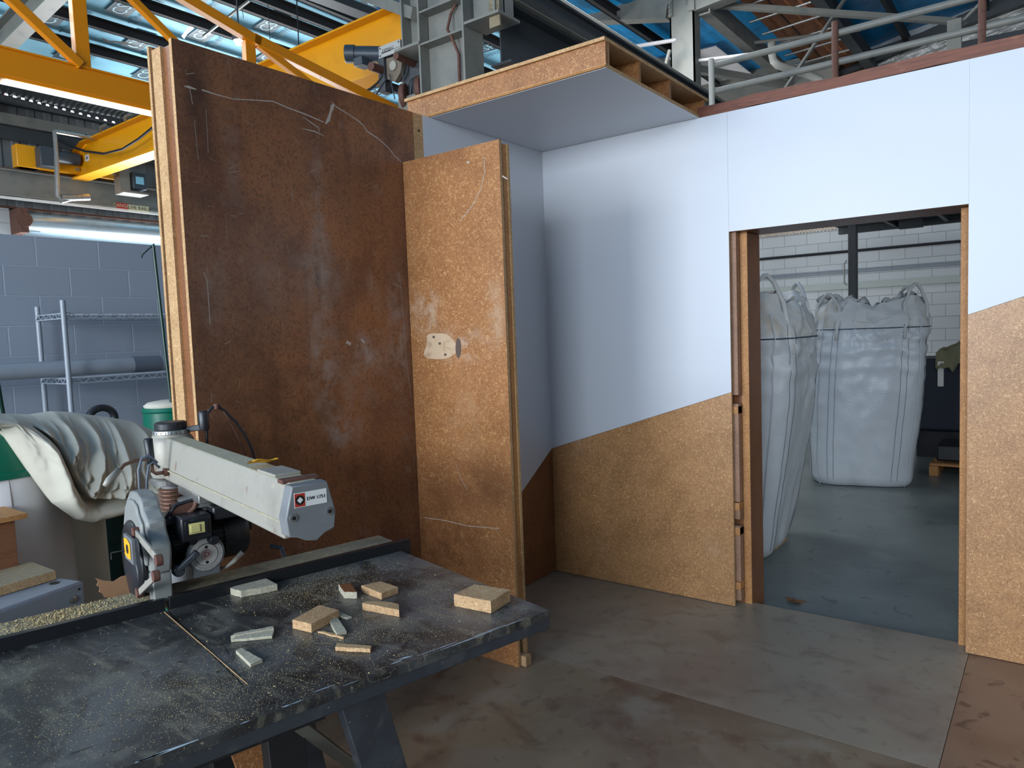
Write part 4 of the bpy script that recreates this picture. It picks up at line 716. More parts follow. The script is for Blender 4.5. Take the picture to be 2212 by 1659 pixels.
c = fa+nf*.0006+dirv*.045+Vector((0, 0, -.05)); m_.lathe(c, [(.009, 0), (.009, .001)], 16, nf); m_.build('hole', [INK], d); m_ = MB(); c2_ = c+dirv*-.02+Vector((0, 0, .028)); m_.lathe(c2_, [(.004, 0), (.004, .001)], 12, nf); m_.build('hole', [INK], d)
m_ = MB(); m_.lathe(c+dirv*.005, [(.013, 0), (.013, .003), (.007, .006), (.007, .002)], 20, nf); m_.build('grommet', [CHROME], d)
for x_ in (-.25+0, .2): 
    m_ = MB(); l0 = fa+bk*.12+dirv*(.4+x_); m_.box((l0.x-.03, l0.y-.03, GZ), (l0.x+.03, l0.y+.03, ZB-.34)); m_.build('leg', [BLACKM], d)
H2 = .032; pl = [onz(*q, ZB+H2) for q in ((121, 1233), (70, 1214), (-60, 1228), (-60, 1285))]
m_ = MB(); m_.prism([Vector((v.x, v.y, ZB+.001)) for v in pl], (0, 0, H2), 0, 1)
tag(m_.build('chipboard_plank', [DUSTY, OFFC], bevel=.002), 'sawdust covered chipboard plank lying on the grey metal box', 'plank')
# torn cardboard
cd = [(205,1248),(222,1254),(246,1256),(262,1246),(285,1240),(300,1238),(306,1262),(306,1300),(262,1302),(236,1297),(243,1292),(225,1290),(222,1283),(214,1279),(216,1270),(209,1265),(212,1257)]
vp = -1.0; m_ = tb(); pts = [bv(x, y, vp) for x, y in cd]; m_.prism(pts, (0, -.004, 0))
o_ = m_.build('cardboard_flap', [CARD]); tag(o_, 'torn brown cardboard flap poking up behind the rear board', 'cardboard')
# wooden piece beneath motor (stud standing behind)
# ================================================================== HALL ROOF, WALLS, CRANE
EX, EZ = -13.2, 5.65; VX, VZ = -3.9, 6.05
RIDX = -8.3; RZ = EZ+.095*(RIDX-EX); VXr = ray(1513, 20)
k_ = VXr.x/VXr.z
VZ = 6.0; VX = k_*(VZ-HC)
def roofz(x):
    if x <= RIDX: return EZ+.095*(x-EX)
    if x <= VX: return RZ+(VZ-RZ)*(x-RIDX)/(VX-RIDX)
    return VZ+.16*(x-VX)
YE0, YE1 = -7, 14.0
XS = -6.3
def sheet(xa, xb, ya, yb, mt, name, lab, dz=0, wave=.03, nx=40, ny=60):
    q = MB(); q.grid(lambda s, t: Vector((xa+(xb-xa)*s, ya+(yb-ya)*t, roofz(xa+(xb-xa)*s)+dz+wave*noise.noise(Vector((s*nx*.35, t*ny*.12, 2))))), nx, ny); return q
m_ = sheet(EX+1.05, XS, YE0, YE1, FOILB, '', '', 0, .012)
# printed lettering on the foil, read from below along +x
def tmesh(t, s):
    q = MB(); q.text(t, s, (0, 0, 0), (1, 0, 0), (0, 1, 0), 0, 0); return q.v, q.f
T1, T2 = tmesh('CSR', .25), tmesh('Thermofoil', .17)
def put(T, x, y, mi, dz):
    vs, fs = T; out = [(x+v.x, y-v.y, roofz(x+v.x)-dz) for v in vs]; m_.add(out, fs, mi)
def solve_x(px_):
    dr = ray(*px_); r_ = dr.x/dr.z; x = -9
    for _ in range(40): x = r_*(roofz(x)-.13-HC)
    return x
pur = sorted(solve_x(p) for p in ((240,120),(200,50),(400,42),(600,42),(655,34),(745,32)))
allp = [pur[0]-1.0]+pur+[pur[-1]+.95*k for k in range(1, 6) if pur[-1]+.95*k < VX-.3]
zt2 = lambda xx: roofz(xx)-.03
for i, (xa, xb) in enumerate(zip(allp, allp[1:])):
    if xb > XS or xb-xa < .6: continue
    x = (xa+xb)/2+.05; y = 2.6+(i % 2)*.55
    while y < 13.6:
        m_.add([(x-.27, y-.14, zt2(x-.27)), (x+.27, y-.14, zt2(x+.27)), (x+.27, y+.14, zt2(x+.27)), (x-.27, y+.14, zt2(x-.27))], [(0,1,2,3)], 1)
        put(T1, x, y, 2, .034); put(T2, x+.02, y+.27, 1, .03)
        y += 1.1
m_.build('ceiling_foil', [FOILB, PRINT, PRINTW]); o_ = bpy.data.objects['ceiling_foil']; o_.name = 'ceiling'; struct(o_, 'pale blue printed foil roof lining over the crane bay', 'roof lining')
m_ = sheet(XS, VX, YE0, YE1, FOILD, '', '', 0, .03); m_.grid(lambda s, t: Vector((VX+.05+11*s, YE0+(YE1-YE0)*t, roofz(VX+.05+11*s)+.07*noise.noise(Vector((s*14, t*9, 0))))), 50, 60)
struct(m_.build('ceiling', [FOILD]), 'deep blue foil roof lining above the booth side', 'roof lining')
m_ = MB()
for k in range(60):
    y = 11.3+k*.07; 
    if y > 13.9: break
    m_.add([(VX-1.75, y, roofz(VX-1.75)-.08), (VX-.28, y, roofz(VX-.28)-.08), (VX-.28, y+.035, roofz(VX-.28)-.055), (VX-1.75, y+.035, roofz(VX-1.75)-.055), (VX-.28, y+.07, roofz(VX-.28)-.08), (VX-1.75, y+.07, roofz(VX-1.75)-.08)], [(0,1,2,3), (3,2,4,5)])
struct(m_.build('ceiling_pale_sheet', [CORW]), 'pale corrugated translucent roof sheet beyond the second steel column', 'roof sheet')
# outer roof skin, keeps the daylight out
m_ = MB(); m_.add([(EX-.6, YE0, EZ+.25), (RIDX, YE0, RZ+.3), (VX, YE0, VZ+.3), (7, YE0, roofz(7)+.3), (EX-.6, YE1+.3, EZ+.25), (RIDX, YE1+.3, RZ+.3), (VX, YE1+.3, VZ+.3), (7, YE1+.3, roofz(7)+.3)], [(0,1,5,4), (1,2,6,5), (2,3,7,6)])
struct(m_.build('ceiling_roof_skin', [METALW]), 'metal roof skin above the foil', 'roof')
# corrugated eaves soffit strip
m_ = MB()
for k in range(110):
    y = 2+k*.09; m_.add([(EX-.05, y, EZ-.02), (EX+1.1, y, EZ+.08), (EX+1.1, y+.045, EZ+.03), (EX-.05, y+.045, EZ-.07), (EX+1.1, y+.09, EZ+.08), (EX-.05, y+.09, EZ-.02)], [(0,1,2,3), (3,2,4,5)])
struct(m_.build('ceiling_eaves_sheet', [METALW]), 'grey corrugated sheet at the eaves above the far wall', 'roof sheet')
m_ = MB()
for k in range(16):
    c = onx(14+17.8*k, 204+4.6*k, EX+.3); m_.add([(c.x, c.y-.028, c.z-.013), (c.x, c.y+.024, c.z-.015), (c.x, c.y+.016, c.z+.012), (c.x, c.y-.018, c.z+.014)], [(0,1,2,3)])
struct(m_.build('ceiling_daylight_gaps', [SKYL]), 'row of small bright daylight gaps under the corrugated eaves', 'daylight gap')
# far wall (corrugated) with roller door opening
def corr(y0, y1, z0, z1, x, pitch=.25, dep=.03):
    q = MB(); n = int((y1-y0)/pitch)
    for k in range(n):
        y = y0+k*pitch; a, b, c_, e = y, y+pitch*.5, y+pitch*.58, y+pitch*.92
        for (ya, xa), (yb, xb) in (((a, x), (b, x)), ((b, x), (c_, x+dep)), ((c_, x+dep), (e, x+dep)), ((e, x+dep), (y+pitch, x))):
            q.add([(xa, ya, z0), (xb, yb, z0), (xb, yb, z1), (xa, ya, z1)], [(0,1,2,3)])
    return q
m_ = corr(-8, 14, 3.6, EZ-.05, EX); m_.box((EX-.1, -8, GZ), (EX, 4.95, 3.7)); m_.box((EX-.1, 10.5, GZ), (EX, 14, 3.7))
struct(m_.build('wall_far', [METALW]), 'grey ribbed metal far wall behind the crane runway', 'wall')
m_ = MB(); m_.box((-16, YE1, GZ), (7, YE1+.2, 9)); struct(m_.build('wall_end', [BLOCKB]), 'white painted block end wall seen through the doorway', 'wall')
m_ = MB(); m_.box((6.8, -12, GZ), (7, YE1, 8)); struct(m_.build('wall_side', [STEEL]), 'grey side wall of the hall', 'wall')
# wall girts
for (a, b, h, dep, mt, lab) in (((0, 213), (325, 283), .13, .10, STEELD, 'dark steel girt under the corrugated eaves'), ((0, 255), (200, 290), .16, .12, STEEL, 'grey steel girt crossing the ribbed far wall'), ((0, 283), (200, 316), .20, .06, STEELD, 'dark lower girt crossing the ribbed far wall')):
    p = onx(*a, EX+.16); q = onx(*b, EX+.16); z = p.z
    m_ = MB(); m_.box((EX+.1, -6, z-h/2), (EX+.1+dep, 14, z+h/2)); tag(m_.build('wall_girt', [mt]), lab, 'girt', 'steel girts on the far wall')
# runway beam far
zt, zb = 4.36, 3.955
d = thing('runway_beam', (EX+.35, 5, 4.0), 'dark steel crane runway beam along the ribbed far wall', 'beam')
m_ = MB(); m_.ibeam((EX+.4, -6, 4.15), (EX+.4, 14, 4.15), .22, .40); m_.build('beam', [STEEL], d)
m_ = MB(); m_.box((EX+.36, -6, 4.35), (EX+.44, 14, 4.38)); m_.build('rail', [RUST], d)
m_ = MB(); m_.box((EX+.46, -6, 3.90), (EX+.50, 14, 3.935)); m_.build('conductor_rail', [LABELW], d)
xsn = EX+.515
m_ = MB(); s0, s1, s2, s3 = onx(251, 437, xsn), onx(322, 447, xsn), onx(321, 457, xsn), onx(251, 449, xsn)
sm = onx(277, 446, xsn)
zl, zh = onx(251, 449, xsn).z, onx(251, 437, xsn).z
m_.box((EX+.505, s0.y, zl), (xsn, sm.y, zh), 0); m_.box((EX+.505, sm.y, zl-.012), (xsn, s1.y, zh-.012), 1)
m_.text('DANGER', .075, (xsn+.001, (s0.y+sm.y)/2, (zl+zh)/2), (0, 1, 0), (0, 0, 1), 1, .003); m_.text('LIVE RAILS', .082, (xsn+.001, (sm.y+s1.y)/2, (zl+zh)/2-.012), (0, 1, 0), (0, 0, 1), 2, .003)
m_.box((EX+.44, s0.y, zl+.03), (EX+.506, s1.y, zh-.03), 2)
tag(m_.build('warning_sign', [REDT, CREAM, INK]), 'small DANGER LIVE RAILS sign on the far runway beam', 'sign')
# roller door drum + header
d = thing('roller_door', (EX+.3, 8, 3.6), 'rolled up galvanised roller door above the blue grey block wall', 'roller door')
ys_ = onx(60, 485, EX+.35).y
m_ = MB(); m_.cyl((EX+.3, ys_, 3.615), (EX+.3, 10.5, 3.615), .14, n=36); m_.build('curtain_roll', [GALV], d, smooth='auto')
m_ = MB(); m_.box((EX+.02, ys_, 3.36), (EX+.06, 10.5, 3.5)); m_.box((EX+.06, ys_, 3.41), (EX+.09, 10.5, 3.43)); m_.build('bottom_slat', [GALV], d)
m_ = MB(); m_.box((EX+.02, ys_-.14, 3.42), (EX+.45, ys_-.02, 3.80), 0); m_.lathe((EX+.46, ys_-.08, 3.62), [(.12, -.02), (.12, .0)], 16, (1, 0, 0), 0); m_.build('bracket', [RUST], d, bevel=.006)
m_ = MB(); m_.box((EX+.0, ys_-.6, 3.1), (EX+.06, ys_-.14, 3.85)); struct(m_.build('wall_pier', [BLOCKB]), 'pale block pier beside the roller door roll', 'wall')
m_ = MB(); m_.box((EX+.05, -6, 3.83), (EX+.10, 12, 3.86)); tag(m_.build('rusty_angle', [RUST]), 'thin rusty angle running above the roller door roll', 'angle')
m_ = MB(); m_.box((-40, -20, GZ-.3), (EX-.12, 30, GZ-.02)); struct(m_.build('ground', [mat('pale_yard', L(210, 208, 200), .8)]), 'bright yard outside the far roller door', 'ground')
# ---- girder
GY = 5.4; gzb = onx(145, 395, EX).z; gz0, gz1 = 4.33, 4.86
d = thing('crane_girder', (-8.5, GY, 4.3), 'long yellow overhead crane girder carrying the hoist', 'crane girder')
GXR = -4.62
m_ = MB(); web = [(EX+.25, 4.345), (GXR, 4.29), (GXR, 4.66), (-5.0, 4.87), (-12.35, 4.84), (-12.75, 4.72)]
m_.prism([(x, GY, z) for x, z in web], (0, .015, 0)); m_.build('web', [YEL], d)
m_ = MB(); m_.add([(EX+.25, GY-.12, 4.33), (GXR, GY-.12, 4.272), (GXR, GY+.14, 4.272), (EX+.25, GY+.14, 4.33), (EX+.25, GY-.12, 4.352), (GXR, GY-.12, 4.294), (GXR, GY+.14, 4.294), (EX+.25, GY+.14, 4.352)], [(0,3,2,1), (4,5,6,7), (0,1,5,4), (1,2,6,5), (2,3,7,6), (3,0,4,7)]); m_.build('bottom_flange', [YEL], d)
m_ = MB(); m_.bar((-12.38, GY, 4.848), (-4.98, GY, 4.878), .22, .02); m_.build('top_flange', [YEL], d)
m_ = MB(); m_.add([(-5.0, GY-.11, 4.875), (-5.0, GY+.11, 4.875), (GXR, GY+.11, 4.66), (GXR, GY-.11, 4.66)], [(0,1,2,3)])
m_.build('end_plate', [YEL], d); m_ = MB(); m_.add([(EX+.25, GY-.11, 4.36), (EX+.25, GY+.11, 4.36), (-12.75, GY+.11, 4.73), (-12.75, GY-.11, 4.73), (-12.38, GY+.11, 4.85), (-12.38, GY-.11, 4.85)], [(0,1,2,3), (3,2,4,5)]); m_.build('end_plate', [YEL], d)
m_ = MB(); p = ony(187, 341, GY-.01); m_.box((p.x-.07, GY-.004, p.z-.05), (p.x+.07, GY-.001, p.z+.05), 0); m_.box((p.x-.035, GY-.006, p.z-.02), (p.x+.035, GY-.004, p.z+.02), 1); m_.build('label_plate', [LABELW, STEEL], d)
for pxx in (290, 235, 195):
    m_ = MB(); p = ony(pxx, 300, GY); m_.tube([(p.x, GY-.11, 4.87), (p.x+.1, GY-.16, 4.90), (p.x+.28, GY-.16, 4.90)], .022, 8); m_.build('cable_hanger', [CHROME], d)
# end carriage
ex0 = onx(38, 370, EX+.45).y; ex1 = onx(252, 405, EX+.45).y
d2 = thing('end_carriage', (EX+.4, 5.4, 4.38), 'yellow end carriage of the crane standing on the far runway rail', 'end carriage')
m_ = MB(); m_.box((EX+.36, ex0, 4.40), (EX+.54, ex1, 4.66)); m_.box((EX+.36, ex0-.03, 4.40), (EX+.55, ex0+.28, 4.74)); m_.build('body', [YEL], d2, bevel=.01)
m_ = MB(); m_.box((EX+.55, 4.75, 4.42), (EX+.75, 5.0, 4.72)); m_.cyl((EX+.62, 4.9, 4.62), (EX+.62, 5.35, 4.62), .10, n=20); m_.build('drive_motor', [BLUEG], d2, bevel=.01)
for y_ in (5.35, 6.0):
  for z_ in (4.48, 4.58): m_ = MB(); m_.cyl((EX+.53, y_, z_), (EX+.57, y_, z_), .03, n=10); m_.build('bolt', [CHROME], d2)
for y_ in (ex0+.3, ex1-.3): m_ = MB(); m_.cyl((EX+.37, y_, 4.42), (EX+.43, y_, 4.42), .06, n=20); m_.build('wheel', [STEELD], d2)
m_ = MB(); a = onx(122, 338, EX+1.2); b = onx(124, 425, EX+1.2); m_.tube([a, b, b+Vector((0, .05, -.06)), b+Vector((0, .2, 0))], .035, 8); m_.cyl(b+Vector((0, .05, -.01)), b+Vector((0, .45, .05)), .05, n=12)
m_.tube([a, (a.x, a.y, 4.85)], .03, 8); m_.tube([(a.x, a.y, 4.85), (a.x, GY-.05, 4.85)], .03, 8)
tag(m_.build('limit_arm', [CHROME], smooth='auto'), 'pale drooping pipe arm hanging near the crane end carriage', 'pipe')
d3 = thing('control_box', (EX+1.0, 6.5, 4.2), 'grey blue control box hanging beside the brown panel under the girder', 'control box')
p = onx(288, 398, EX+.9)
m_ = MB(); m_.box((EX+.85, p.y-.07, p.z-.10), (EX+1.05, p.y+.15, p.z+.17)); m_.build('box', [BLUEG], d3, bevel=.01)
m_ = MB(); m_.box((EX+1.05, p.y-.03, p.z-.02), (EX+1.06, p.y+.1, p.z+.1)); m_.build('cover', [FOILB], d3)
m_ = MB(); m_.box((EX+.80, p.y-.26, p.z-.16), (EX+1.0, p.y-.10, p.z+.32)); m_.box((EX+.80, p.y-.26, p.z-.19), (EX+1.1, p.y+.15, p.z-.16)); m_.tube([(EX+.9, p.y, p.z+.15), (EX+.9, p.y-.02, 4.42), (EX+.9, GY+.1, 4.42)], .02, 8); m_.build('bracket', [STEEL], d3)
# festoon cable
pts = [ony(x, y, 5.22) for x, y in ((10,215),(40,232),(80,268),(115,297),(150,315),(185,327),(225,332),(265,322),(300,300),(334,272),(380,240))]
m_ = MB(); m_.tube(pts, .018, 8); tag(m_.build('festoon_cable', [BLACK], smooth=True), 'black cable sagging in a loop in front of the yellow girder', 'cable')
p = pts[0]; m_ = MB(); m_.box((p.x-.09, p.y-.05, p.z-.12), (p.x+.06, p.y+.05, p.z+.18), 0); m_.box((p.x-.095, p.y-.055, p.z+.04), (p.x+.065, p.y+.055, p.z+.07), 1)
m_.tube([(p.x, p.y, p.z+.18), (p.x, p.y, roofz(p.x)-.1)], .01, 6); tag(m_.build('cable_trolley', [mat('orange_plastic', L(214, 70, 20), .4), LABELW], bevel=.01), 'orange plastic cable trolley at the left edge of the view', 'trolley')
# ---- hoist on girder
HY = 5.08
def hp(x, y): return ony(x, y, HY)
p1, p2 = hp(820, 106), hp(868, 118)
d = thing('electric_hoist', (hp(850, 130).x, HY, 4.1), 'electric hoist with DEMAG plate hanging on the yellow girder', 'hoist')
x0, x1 = hp(819, 110).x, hp(866, 110).x; z1 = hp(866, 84).z; z0 = hp(866, 110).z
m_ = MB(); m_.box((x0, HY+.004, z0), (x1, HY+.26, z1)); m_.build('gear_case', [NAVY], d, bevel=.006)
m_ = MB(); m_.box((x0, HY-.006, z0), (x1, HY+.004, z1), 0); cx = (x0+x1)/2
m_.text('DEMAG', (z1-z0)*.42, (cx-.02, HY-.0062, (z0+z1)/2-.0), (1, 0, 0), (0, 0, 1), 1, .002); m_.box((cx-.11, HY-.008, z0+.035), (cx+.02, HY-.006, z0+.045), 1); m_.box((cx+.02, HY-.008, z0+.039), (cx+.14, HY-.006, z0+.042), 1)
for a in (x0+.02, x1-.02):
    for b in (z0+.02, z1-.02): m_.cyl((a, HY-.009, b), (a, HY-.005, b), .008, mi=1, n=10)
m_.build('name_plate', [mat('plate_grey', L(170, 170, 166), .4), INK], d)
m_ = MB(); mz = (z0+z1)/2+.02; m_.cyl((x0-.02, HY+.10, mz), (x0-.30, HY-.10, mz+.02), .075, n=20); m_.cyl((x0-.26, HY-.07, mz+.018), (x0-.34, HY-.13, mz+.022), .085, n=20); m_.box((x0-.24, HY-.12, mz-.12), (x0-.12, HY+.02, mz-.04)); m_.build('travel_motor', [BLUEG], d, bevel=.006)
m_ = MB(); m_.box((x0-.03, HY+.0, z0-.32), (x0+.06, HY+.10, z0+.02)); m_.box((x1-.01, HY+.15, z0-.16), (x1+.10, HY+.40, z1-.02)); m_.build('side_plate', [NAVY], d, bevel=.006)
m_ = MB(); pc = hp(846, 136); pr = [(pc.x-.17, z0+.0), (pc.x-.10, z0-.20), (pc.x+.0, z0-.25), (pc.x+.08, z0-.18), (pc.x+.12, z0-.06), (pc.x+.18, z0-.02)]
m_.prism([(a, HY+.03, b) for a, b in pr], (0, .05, 0)); m_.lathe((pc.x+.0, HY+.03, z0-.10), [(.045, 0), (.045, .02)], 20, (0, -1, 0), 1); m_.lathe((pc.x+.02, HY+.09, z0-.13), [(.11, 0), (.10, .02), (.11, .04)], 28, (0, 1, 0), 2); m_.build('sheave_plate', [mat('grimy_plate', L(116, 104, 90), .6), ALU, STEELD], d)
for a, b, rr in (((855, 120), (930, 155), .035), ((801, 143), (872, 170), .04)):
    A_, B_ = ony(*a, HY-.15), ony(*b, HY+.35); m_ = MB(); m_.cyl(A_, B_, rr, n=20); m_.build('tie_tube', [RUST], d)
m_ = MB(); a = hp(920, 186); m_.cyl((a.x-.25, HY+.2, 3.92), (a.x+.35, HY+.2, 3.95), .18, n=32)
for k in range(14): m_.cyl((a.x-.12+k*.03, HY+.2, 3.93), (a.x-.108+k*.03, HY+.2, 3.93), .195, n=32)
m_.build('hoist_motor', [STEELD], d)
m_ = MB(); m_.box((pc.x+.05, HY+.1, z0-.30), (pc.x+.55, HY+.35, z0-.10)); m_.build('drum_frame', [STEELD], d, bevel=.01)
hk = thing('hook_block', (hp(880, 215).x, HY, 3.5), 'rusty hook block hanging on ropes at the corner of the ceiling panel', 'hook block')
m_ = MB(); hb = hp(872, 222); m_.lathe((hb.x-.02, HY+.0, hb.z+.06), [(.10, 0), (.115, .01), (.115, .05), (.10, .06)], 28, (.9, .4, 0)); m_.lathe((hb.x+.14, HY+.05, hb.z+.10), [(.10, 0), (.115, .01), (.115, .05), (.10, .06)], 28, (.9, .4, 0)); m_.build('sheave', [RUST], hk)
m_ = MB(); m_.box((hb.x-.06, HY-.02, hb.z-.10), (hb.x+.20, HY+.08, hb.z+.05)); m_.build('cheek_plate', [STEEL], hk, bevel=.01)
m_ = MB()
for (a, b) in (((841, 160), (853, 214)), ((868, 145), (879, 214)), ((889, 175), (886, 205))): m_.tube([ony(*a, HY), ony(*b, HY)], .006, 6)
m_.build('hoist_rope', [STEELD], hk)
m_ = MB(); m_.tube([hp(826, 164), hp(815, 180), hp(800, 192), hp(788, 198), hp(770, 212)], .012, 6); m_.tube([hp(835, 170), hp(824, 186), hp(812, 206), hp(806, 216)], .008, 6); tag(m_.build('pendant_cable', [BLACK]), 'thin black pendant cables hanging below the hoist over the blue foil', 'cable')
# ---- orange truss
TX = -5.2
def tp(x, y): return onx(x, y, TX)
d = thing('orange_truss', (TX, 3, 3.3), 'orange lattice truss', 'truss')
d['label'] = 'orange steel lattice truss crossing above the blue grey block wall'
zb0 = tp(0, 167).z; zb1 = tp(0, 98).z
m_ = MB(); m_.box((TX-.10, -1, zb0), (TX-.004, 8.2, zb0+.02), 0); m_.box((TX-.012, -1, zb0+.02), (TX, 8.2, zb1-.012), 0); m_.box((TX-.07, -1, zb1-.012), (TX+.015, 8.2, zb1), 0); m_.build('bottom_chord', [ORG], d, bevel=.003)
def tbar(a, b, w_, name, ext=0, dd=.06):
    q = MB(); A_, B_ = tp(*a), tp(*b); dv_ = (B_-A_).normalized(); q.bar(A_-dv_*ext, B_, w_, dd, (1, 0, 0)); return q.build(name, [ORG], d, bevel=.004)
tbar((390, -9), (560, 93), .075, 'top_chord', 2.6, .07); q = MB(); A_, B_ = tp(545, 84), tp(853, 238); B_ = A_+(B_-A_)*((zb1+.02-A_.z)/(B_.z-A_.z)); q.bar(A_, B_, .085, .07, (1, 0, 0)); q.build('top_chord', [ORG], d, bevel=.004)
c0_, c1c = tp(390, -9), tp(560, 93)
def chz(y): return c0_.z+(y-c0_.y)*(c1c.z-c0_.z)/(c1c.y-c0_.y)
q = tp(177, 141); m_ = MB(); m_.box((TX-.05, tp(177, 141).y-.035, zb1), (TX+.01, tp(177, 141).y+.055, chz(tp(177, 141).y))); m_.build('post', [ORG], d, bevel=.003)
m_ = MB(); yy = tp(540, 100).y; m_.box((TX-.05, yy-.045, zb1), (TX+.01, yy+.045, tp(540, 90).z)); m_.build('post', [ORG], d, bevel=.003)
def diag(a, b, w_):
    A_, B_ = tp(*a), tp(*b); dv_ = B_-A_; k0 = 0
    for _ in range(40):          # run the brace up to the top chord and down to the bottom chord
        P0 = A_+dv_*k0; k0 += (chz(P0.y)-P0.z)/(dv_.z-(c1c.z-c0_.z)/(c1c.y-c0_.y)*dv_.y)
    k1 = (zb1-A_.z)/dv_.z; q = MB(); q.bar(A_+dv_*k0, A_+dv_*k1, w_, .05, (1, 0, 0)); q.build('diagonal', [ORG], d, bevel=.004)
diag((8, -15), (165, 133), .06); diag((275, -12), (365, 78), .05)
q = MB(); A_, B_ = tp(556, 95), tp(700, 205); B_ = A_+(B_-A_)*((zb1-A_.z)/(B_.z-A_.z)); q.bar(A_, B_, .06, .05, (1, 0, 0)); q.build('diagonal', [ORG], d, bevel=.004)
m_ = MB(); m_.box((TX+.0, tp(12, 170).y, zb0-.012), (TX-.09, tp(330, 240).y+.3, zb0-.001)); m_.build('flange_glow', [FLGLOW], d)  # added glowing strip imitating the bright reflection on the chord's bottom flange
# ---- purlins & rafters of crane bay
names_ = {}
for i, x in enumerate(allp):
    m_ = MB(); z = roofz(x)-.06; h = .135
    m_.box((x-.008, YE0+1, z-h), (x+.008, YE1, z)); m_.box((x-.008, YE0+1, z-h), (x+.07, YE1, z-h+.008)); m_.box((x-.008, YE0+1, z-.012), (x+.07, YE1, z))
    tag(m_.build('roof_purlin', [PURL]), 'dark steel purlin under the foil roof lining', 'purlin', 'roof purlins')
for i in range(6):
    x = VX+.9+i*1.1; m_ = MB(); z = roofz(x)-.06; m_.box((x-.03, YE0+1, z-.17), (x+.03, YE1, z)); tag(m_.build('roof_purlin', [PURL]), 'dark steel purlin under the foil roof lining', 'purlin', 'roof purlins')
# rafter left
def rafter(y, xa, xb, h, lab, mt=STEEL, w_=.18):
    m_ = MB(); xs = [xa, xb] if not (xa < RIDX < xb) else [xa, RIDX, xb]
    for a, b in zip(xs, xs[1:]): m_.ibeam((a, y, roofz(a)-.26-h/2), (b, y, roofz(b)-.26-h/2), w_, h)
    tag(m_.build('roof_rafter', [mt]), lab, 'rafter')
ra = onz(65, 50, 5.45)
rafter(ra.y, EX+.2, VX, .30, 'grey roof rafter crossing the top left corner of the view')
# ceiling batten lights / cables
m_ = MB(); q0, q1 = onz(650, -25, 5.75), onz(815, 38, 5.75); m_.bar(q0, q1, .22, .10); o_ = m_.build('cable_tray', [STEELD], bevel=.01); tag(o_, 'dark ribbed cable tray under the roof above the hoist', 'cable tray')
lm = tp(519, 92); m_ = MB(); L0 = onx(517, 91, TX-.35)
m_.lathe(L0, [(.001, -.03), (.03, -.02), (.035, 0), (.02, .03)], 16, mi=0); m_.lathe(L0, [(.05, .01), (.06, .04), (.03, .12)], 20, mi=1); m_.tube([L0+Vector((0, 0, .12)), (L0.x, L0.y, roofz(L0.x)-.1)], .008, 6, 1)
tag(m_.build('high_bay_lamp', [LAMP, STEELD]), 'bright lamp shining beside the orange truss post', 'lamp')
m_ = MB(); q_ = [onz(x, y, roofz(-9.6)-.12) for x, y in ((392,78),(408,58),(416,55),(418,62),(404,74),(398,84))]; m_.add(q_, [tuple(range(6))]); struct(m_.build('ceiling_daylight_tear', [SKYL]), 'torn gap in the foil letting daylight in', 'daylight gap')
pts = [(220,82),(232,90),(250,90),(268,93),(290,98),(316,106)]; m_ = MB(); m_.ribbon([onz(x, y, roofz(-10.5)-.10) for x, y in pts], (0, 0, 1), [.02, .09, .06, .10, .04, .02]); struct(m_.build('ceiling_foil_tear', [INK]), 'dark ragged tear in the pale blue foil', 'tear')
for (a, b) in (((440, 35), (538, 0)), ((345, 100), (470, 55))):
    pass
m_ = MB(); m_.tube([onz(440, 78, 5.5), onz(540, 0, 5.5)], .018, 8); tag(m_.build('conduit', [CHROME]), 'thin pale conduit crossing under the foil beside the lamp', 'conduit')
for i, (x_, ya, yb) in enumerate(((641, 0, 112), (578, 0, 85), (521, 0, 40))):
    m_ = MB(); A_, B_ = onz(x_, ya, 5.9), None; d_ = ray(x_+5, yb); B_ = CAM+d_*(A_.y/d_.y); m_.tube([A_+(A_-B_)*.3, B_], .008 if i == 0 else .004, 6); tag(m_.build('hanging_wire', [BLACK]), ['thin black wire hanging just left of the hoist girder', 'fine wire hanging between two printed logos near the top', 'fine wire hanging above the bright lamp'][i], 'wire')
# ---- steel column 1 with brackets
CYc = 4.9
def cp(x, y): return ony(x, y, CYc)
xl, xr_ = cp(906, 150).x, cp(1005, 150).x
d = thing('steel_column', ((xl+xr_)/2, CYc+.15, GZ), 'big grey steel column with stiffeners and brackets behind the ceiling panel', 'column')
m_ = MB(); m_.box((xl, CYc, GZ), (xl+.02, CYc+.26, 5.2)); m_.box((xr_-.02, CYc, GZ), (xr_, CYc+.26, 5.2)); m_.box((xl+.02, CYc+.12, GZ), (xr_-.02, CYc+.135, 5.2)); m_.build('shaft', [STEEL], d)
m_ = MB()
for y_ in (80, 8): zc_ = cp(950, y_).z; m_.box((xl+.02, CYc+.004, zc_-.008), (xr_-.02, CYc+.12, zc_+.008))
m_.build('stiffener', [STEEL], d)
for (pa, pb, zz0) in (((868, 100), (908, 100), cp(906, 93).z), ((1005, 50), (1070, 50), cp(1006, 52).z)):
    xa, xb = cp(*pa).x, cp(*pb).x; m_ = MB(); m_.box((xa-.08 if xa < xl else xa, CYc-.02, zz0-.01), (xb+.05 if xa >= xl else xb, CYc+.28, zz0+.012)); m_.box((xa, CYc+.12, zz0), (xb, CYc+.135, zz0+.55)); m_.box((xa if xa < xl else xb-.02, CYc, zz0), ((xa+.015) if xa < xl else xb, CYc+.26, zz0+.55)); m_.build('bracket', [STEEL], d)
